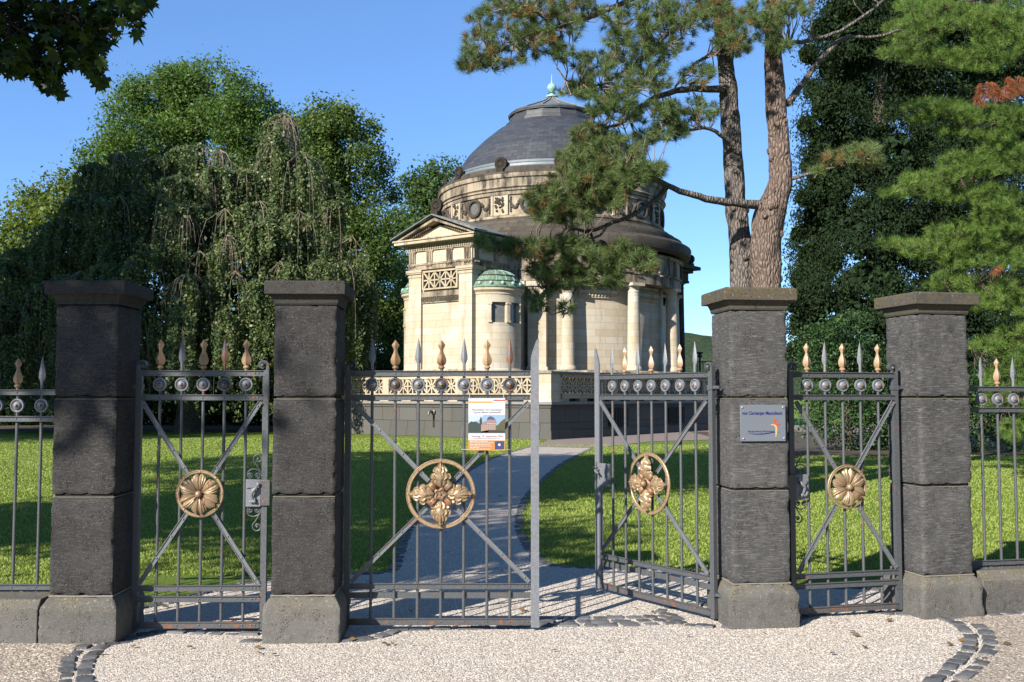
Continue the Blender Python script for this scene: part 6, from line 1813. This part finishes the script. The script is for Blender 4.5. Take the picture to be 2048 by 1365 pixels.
# --- maple whose branch hangs into the upper left corner; its crown shades the garden
def maple():
    rng = np.random.default_rng(40); rn = random.Random(40)
    base = Vector((-9.2, 6.6, 0)); t = thing('maple_tree', 'dark maple branch with lobed leaves hanging into the upper left corner', 'tree', base)
    # leaf shape: five lobes, 11 corners, fan of triangles
    ang = np.array([-90, -60, -20, 10, 35, 62, 90, 118, 145, 170, 200, 240]) * PI / 180
    rad = np.array([.10, .42, .50, .30, .62, .34, .78, .34, .62, .30, .50, .42])
    shp = np.column_stack([np.cos(ang) * rad, np.sin(ang) * rad])
    def leaves(P, size, name, par):
        n = len(P); d = rng.normal(size=(n, 3)) * .75 + np.array([0, 0, 1]); d /= np.linalg.norm(d, axis=1)[:, None]
        a = rng.normal(size=(n, 3)); a -= d * np.sum(a * d, 1)[:, None]; a /= np.linalg.norm(a, axis=1)[:, None]; b = np.cross(d, a)
        s = (size * rng.uniform(.6, 1.2, n))[:, None, None]
        ring = P[:, None, :] + s * (a[:, None, :] * shp[None, :, 0:1] + b[:, None, :] * shp[None, :, 1:2])
        ring[:, :, 2] -= (s[:, :, 0] * (rad[None] ** 2) * .35)
        V = np.concatenate([P[:, None, :], ring], 1).reshape(-1, 3); k = len(ang)
        tri = np.array([[0, 1 + i, 1 + (i + 1) % k] for i in range(k)])
        Fs = (tri[None] + (np.arange(n) * (k + 1))[:, None, None]).reshape(-1, 3)
        return npmesh(name, V, Fs, 'maple_leaf', par, k=3)
    B = MB(); off = base
    pads = [(60, 40, 75, 50, 150), (150, 40, 70, 44, 130), (230, 20, 60, 26, 80), (20, 110, 50, 40, 80), (90, 115, 50, 40, 85), (165, 95, 50, 36, 75), (200, 70, 40, 30, 50), (100, 165, 30, 20, 30), (185, 135, 26, 26, 28), (200, 158, 16, 18, 14), (280, 10, 22, 12, 14), (272, 52, 12, 18, 9), (50, 140, 34, 18, 24), (145, 130, 14, 12, 8), (120, 183, 10, 8, 6), (-60, 80, 70, 80, 110), (-30, 0, 80, 50, 100), (305, 6, 10, 6, 3)]
    P = []
    for (x, y, rx, ry, c) in pads:
        for _ in range(int(c * 1.7)):
            a = rn.uniform(0, 2 * PI); r = math.sqrt(rn.random()); p = at(x + rx * r * math.cos(a), y + ry * r * math.sin(a), 10 + rn.gauss(0, .35)) - off; P.append(list(p))
    anchors = []
    for pts in ([(-420, -120), (-200, -60), (-60, 20), (40, 60), (110, 120), (120, 165)], [(-420, -120), (-160, -80), (40, -20), (140, 30), (210, 50), (275, 40)], [(40, 60), (100, 80), (170, 100), (195, 140)], [(140, 30), (200, 20), (290, 8)], [(-60, 20), (-20, 80), (40, 110), (70, 140)]):
        c = branch(B, pts, 8 if pts[0][0] < -400 else 4, 1.4, 9.2 if pts[0][0] < -400 else 10, 10, jig=.01, rn=rn)
        anchors.extend([p - off for p in c])
    B.v = [v - off for v in B.v]
    P = np.array(P); leaves(P, .125, 'leaves', t)
    TW = MB(); twig_net(TW, P, None, anchors, rn, .005, .35)
    # main crown, out of the picture on the left and above
    bl = [((-11.5, 5, 6.2), (2.6, 2.6, 1.8)), ((-9.2, 7, 6.4), (2.6, 2.6, 1.9)), ((-7.2, 9.0, 6.6), (2.2, 2.2, 1.6)), ((-9.9, 11.2, 8.6), (2.3, 2.3, 1.9)), ((-6.4, 11.9, 8.9), (2.0, 1.8, 1.2)), ((-12, 9, 8.5), (3, 3, 2.4)), ((-8.9, -.1, 7.65), (1.05, 1.3, 1.0)), ((-5.4, 9.4, 7.4), (1.2, 1.3, .8)), ((-5.3, 11.2, 7.9), (1.3, 1.2, .8)), ((-9.6, .6, 7.4), (1.2, 1.2, .9)), ((-4.4, 13.8, 9.6), (1.9, 1.7, 1.2)), ((-13.6, 4, 6), (2, 2, 1.6)), ((-7.2, 7.8, 9.9), (1.6, 2, 1.3)), ((-6.3, 6.8, 8.2), (1.2, 1.3, .8)), ((-7.9, 11.2, 9.2), (1.8, 1.8, 1.5)), ((-15, 12, 9), (2.6, 2.6, 2))]
    _old = [((-8.6, 6.5, 9.2), (4.2, 4.2, 3.4)), ((-11.5, 7.5, 8), (3.6, 3.6, 3.2)), ((-6.8, 6.0, 8.9), (2.6, 2.4, 1.6)), ((-10, 10.0, 9.0), (3.2, 3.2, 3.0)), ((-6.0, 8.0, 9.6), (2.8, 2.6, 1.6)), ((-9.3, .3, 8.0), (1.9, 1.8, 1.8)), ((-12, 3.5, 7.5), (3.2, 3.2, 2.8)), ((-11, 8.5, 10.5), (3, 3, 2)),
          ((-13, 10, 6.5), (2.6, 2.6, 2.2)), ((-13.8, 7, 5.2), (2.2, 2.2, 1.6)), ((-12.5, 2.4, 5.0), (1.8, 1.8, 1.2))]
    Cc, N = blob_clumps(bl, 2.2, rng, .2, .25); n = len(Cc); nl = 46
    Q = (Cc[:, None, :] + rng.normal(size=(n, nl, 3)) * np.array([.42, .42, .26])).reshape(-1, 3)
    x, y, dep = project(Q)
    vis = (dep > .2) & (x > -120) & (x < 2200) & (y > -60) & (y < 1500)
    Q = Q[~vis]
    V, Fq = leaf_quads(Q - np.array(list(base)), .19, np.tile([0, 0, .8], (len(Q), 1)), aspect=.8, rng=rng)
    npmesh('crown', V, Fq, 'maple_leaf', t)
    TW.build('twigs', 'bark', t, smooth=0, fix=False)
    for tgt in [Vector(b[0]) - base for b in bl]:
        B.tube(curve_pts([Vector((0, 0, 3.0)), Vector((0, 0, 3.0)).lerp(tgt, .5) + Vector((0, 0, .6)), tgt], 4), [.15 * (1 - .85 * k / 8) for k in range(9)], 7)
    a0_ = at(-420, -120, 9.2) - base; B.tube([Vector((0, 0, 5.0)), a0_.lerp(Vector((0, 0, 5.0)), .4) + Vector((0, 0, .2)), a0_], [.12, .07, .04], 7)
    B.tube([Vector((0, 0, -.1)), Vector((.05, 0, 2)), Vector((0, .1, 5)), Vector((0, 0, 9))], [.34, .26, .2, .08], 12)
    B.build('trunk', 'bark', t, smooth=60, fix=False)
maple()
# tall tree outside the frame whose shade falls on the left of the beech
def shade_tree(name, label, base, bl, mat, seed):
    t = thing(name, label, 'tree', base); b0 = Vector(base)
    rng = np.random.default_rng(seed)
    Cc, N = blob_clumps(bl, 1.3, rng, .2, .3); nl = 40
    Q = (Cc[:, None, :] + rng.normal(size=(len(Cc), nl, 3)) * .5).reshape(-1, 3)
    x, y, dep = project(Q); Q = Q[~((dep > .2) & (x > -80) & (x < 2130) & (y > -60))]
    V, Fq = leaf_quads(Q - np.array(base), .26, np.tile([0, 0, .8], (len(Q), 1)), aspect=.7, rng=rng)
    npmesh('crown', V, Fq, mat, t)
    trunk_mesh(t, (0, 0, -.1), (0, 0, max(b[0][2] for b in bl)), .4, .08, [Vector(b[0]) - b0 for b in bl], seed=seed)
shade_tree('broadleaf_tree', 'tall tree standing left of the garden just outside the view', (-31, 30, 0), [((-31, 30, 13), (6, 6, 6)), ((-28, 27, 10), (5, 5, 4)), ((-34, 28, 10), (5, 5, 5)), ((-26, 31, 14), (4.5, 5, 5)), ((-30, 36, 12), (5, 5, 5)), ((-29, 31.5, 18.5), (3.8, 3.8, 4)), ((-33, 29, 17), (5, 5, 4)), ((-31, 33, 22), (4, 4, 3))], 'far_leaf', 51)
# unseen trees added on the street side to keep sky light off shaded faces
shade_tree('broadleaf_tree', 'unseen tree added to block sky light, right of the gates', (10.5, 1.5, 0), [((10.5, 1.5, 6), (3.4, 4, 3.6)), ((11, -3, 6.5), (4, 4, 4)), ((12, 5, 7), (3, 3, 4)), ((11, 0, 10), (4, 5, 3))], 'far_leaf', 52)
shade_tree('broadleaf_tree', 'unseen tree added to block sky light, behind the camera', (3.5, -15, 0), [((3.5, -15, 6), (5, 4, 4)), ((-1, -16, 5), (4, 3, 3.5)), ((8, -13, 6), (4, 4, 4)), ((4, -16, 10), (5, 4, 4)), ((12, -10, 8), (4, 4, 5))], 'far_leaf', 53)
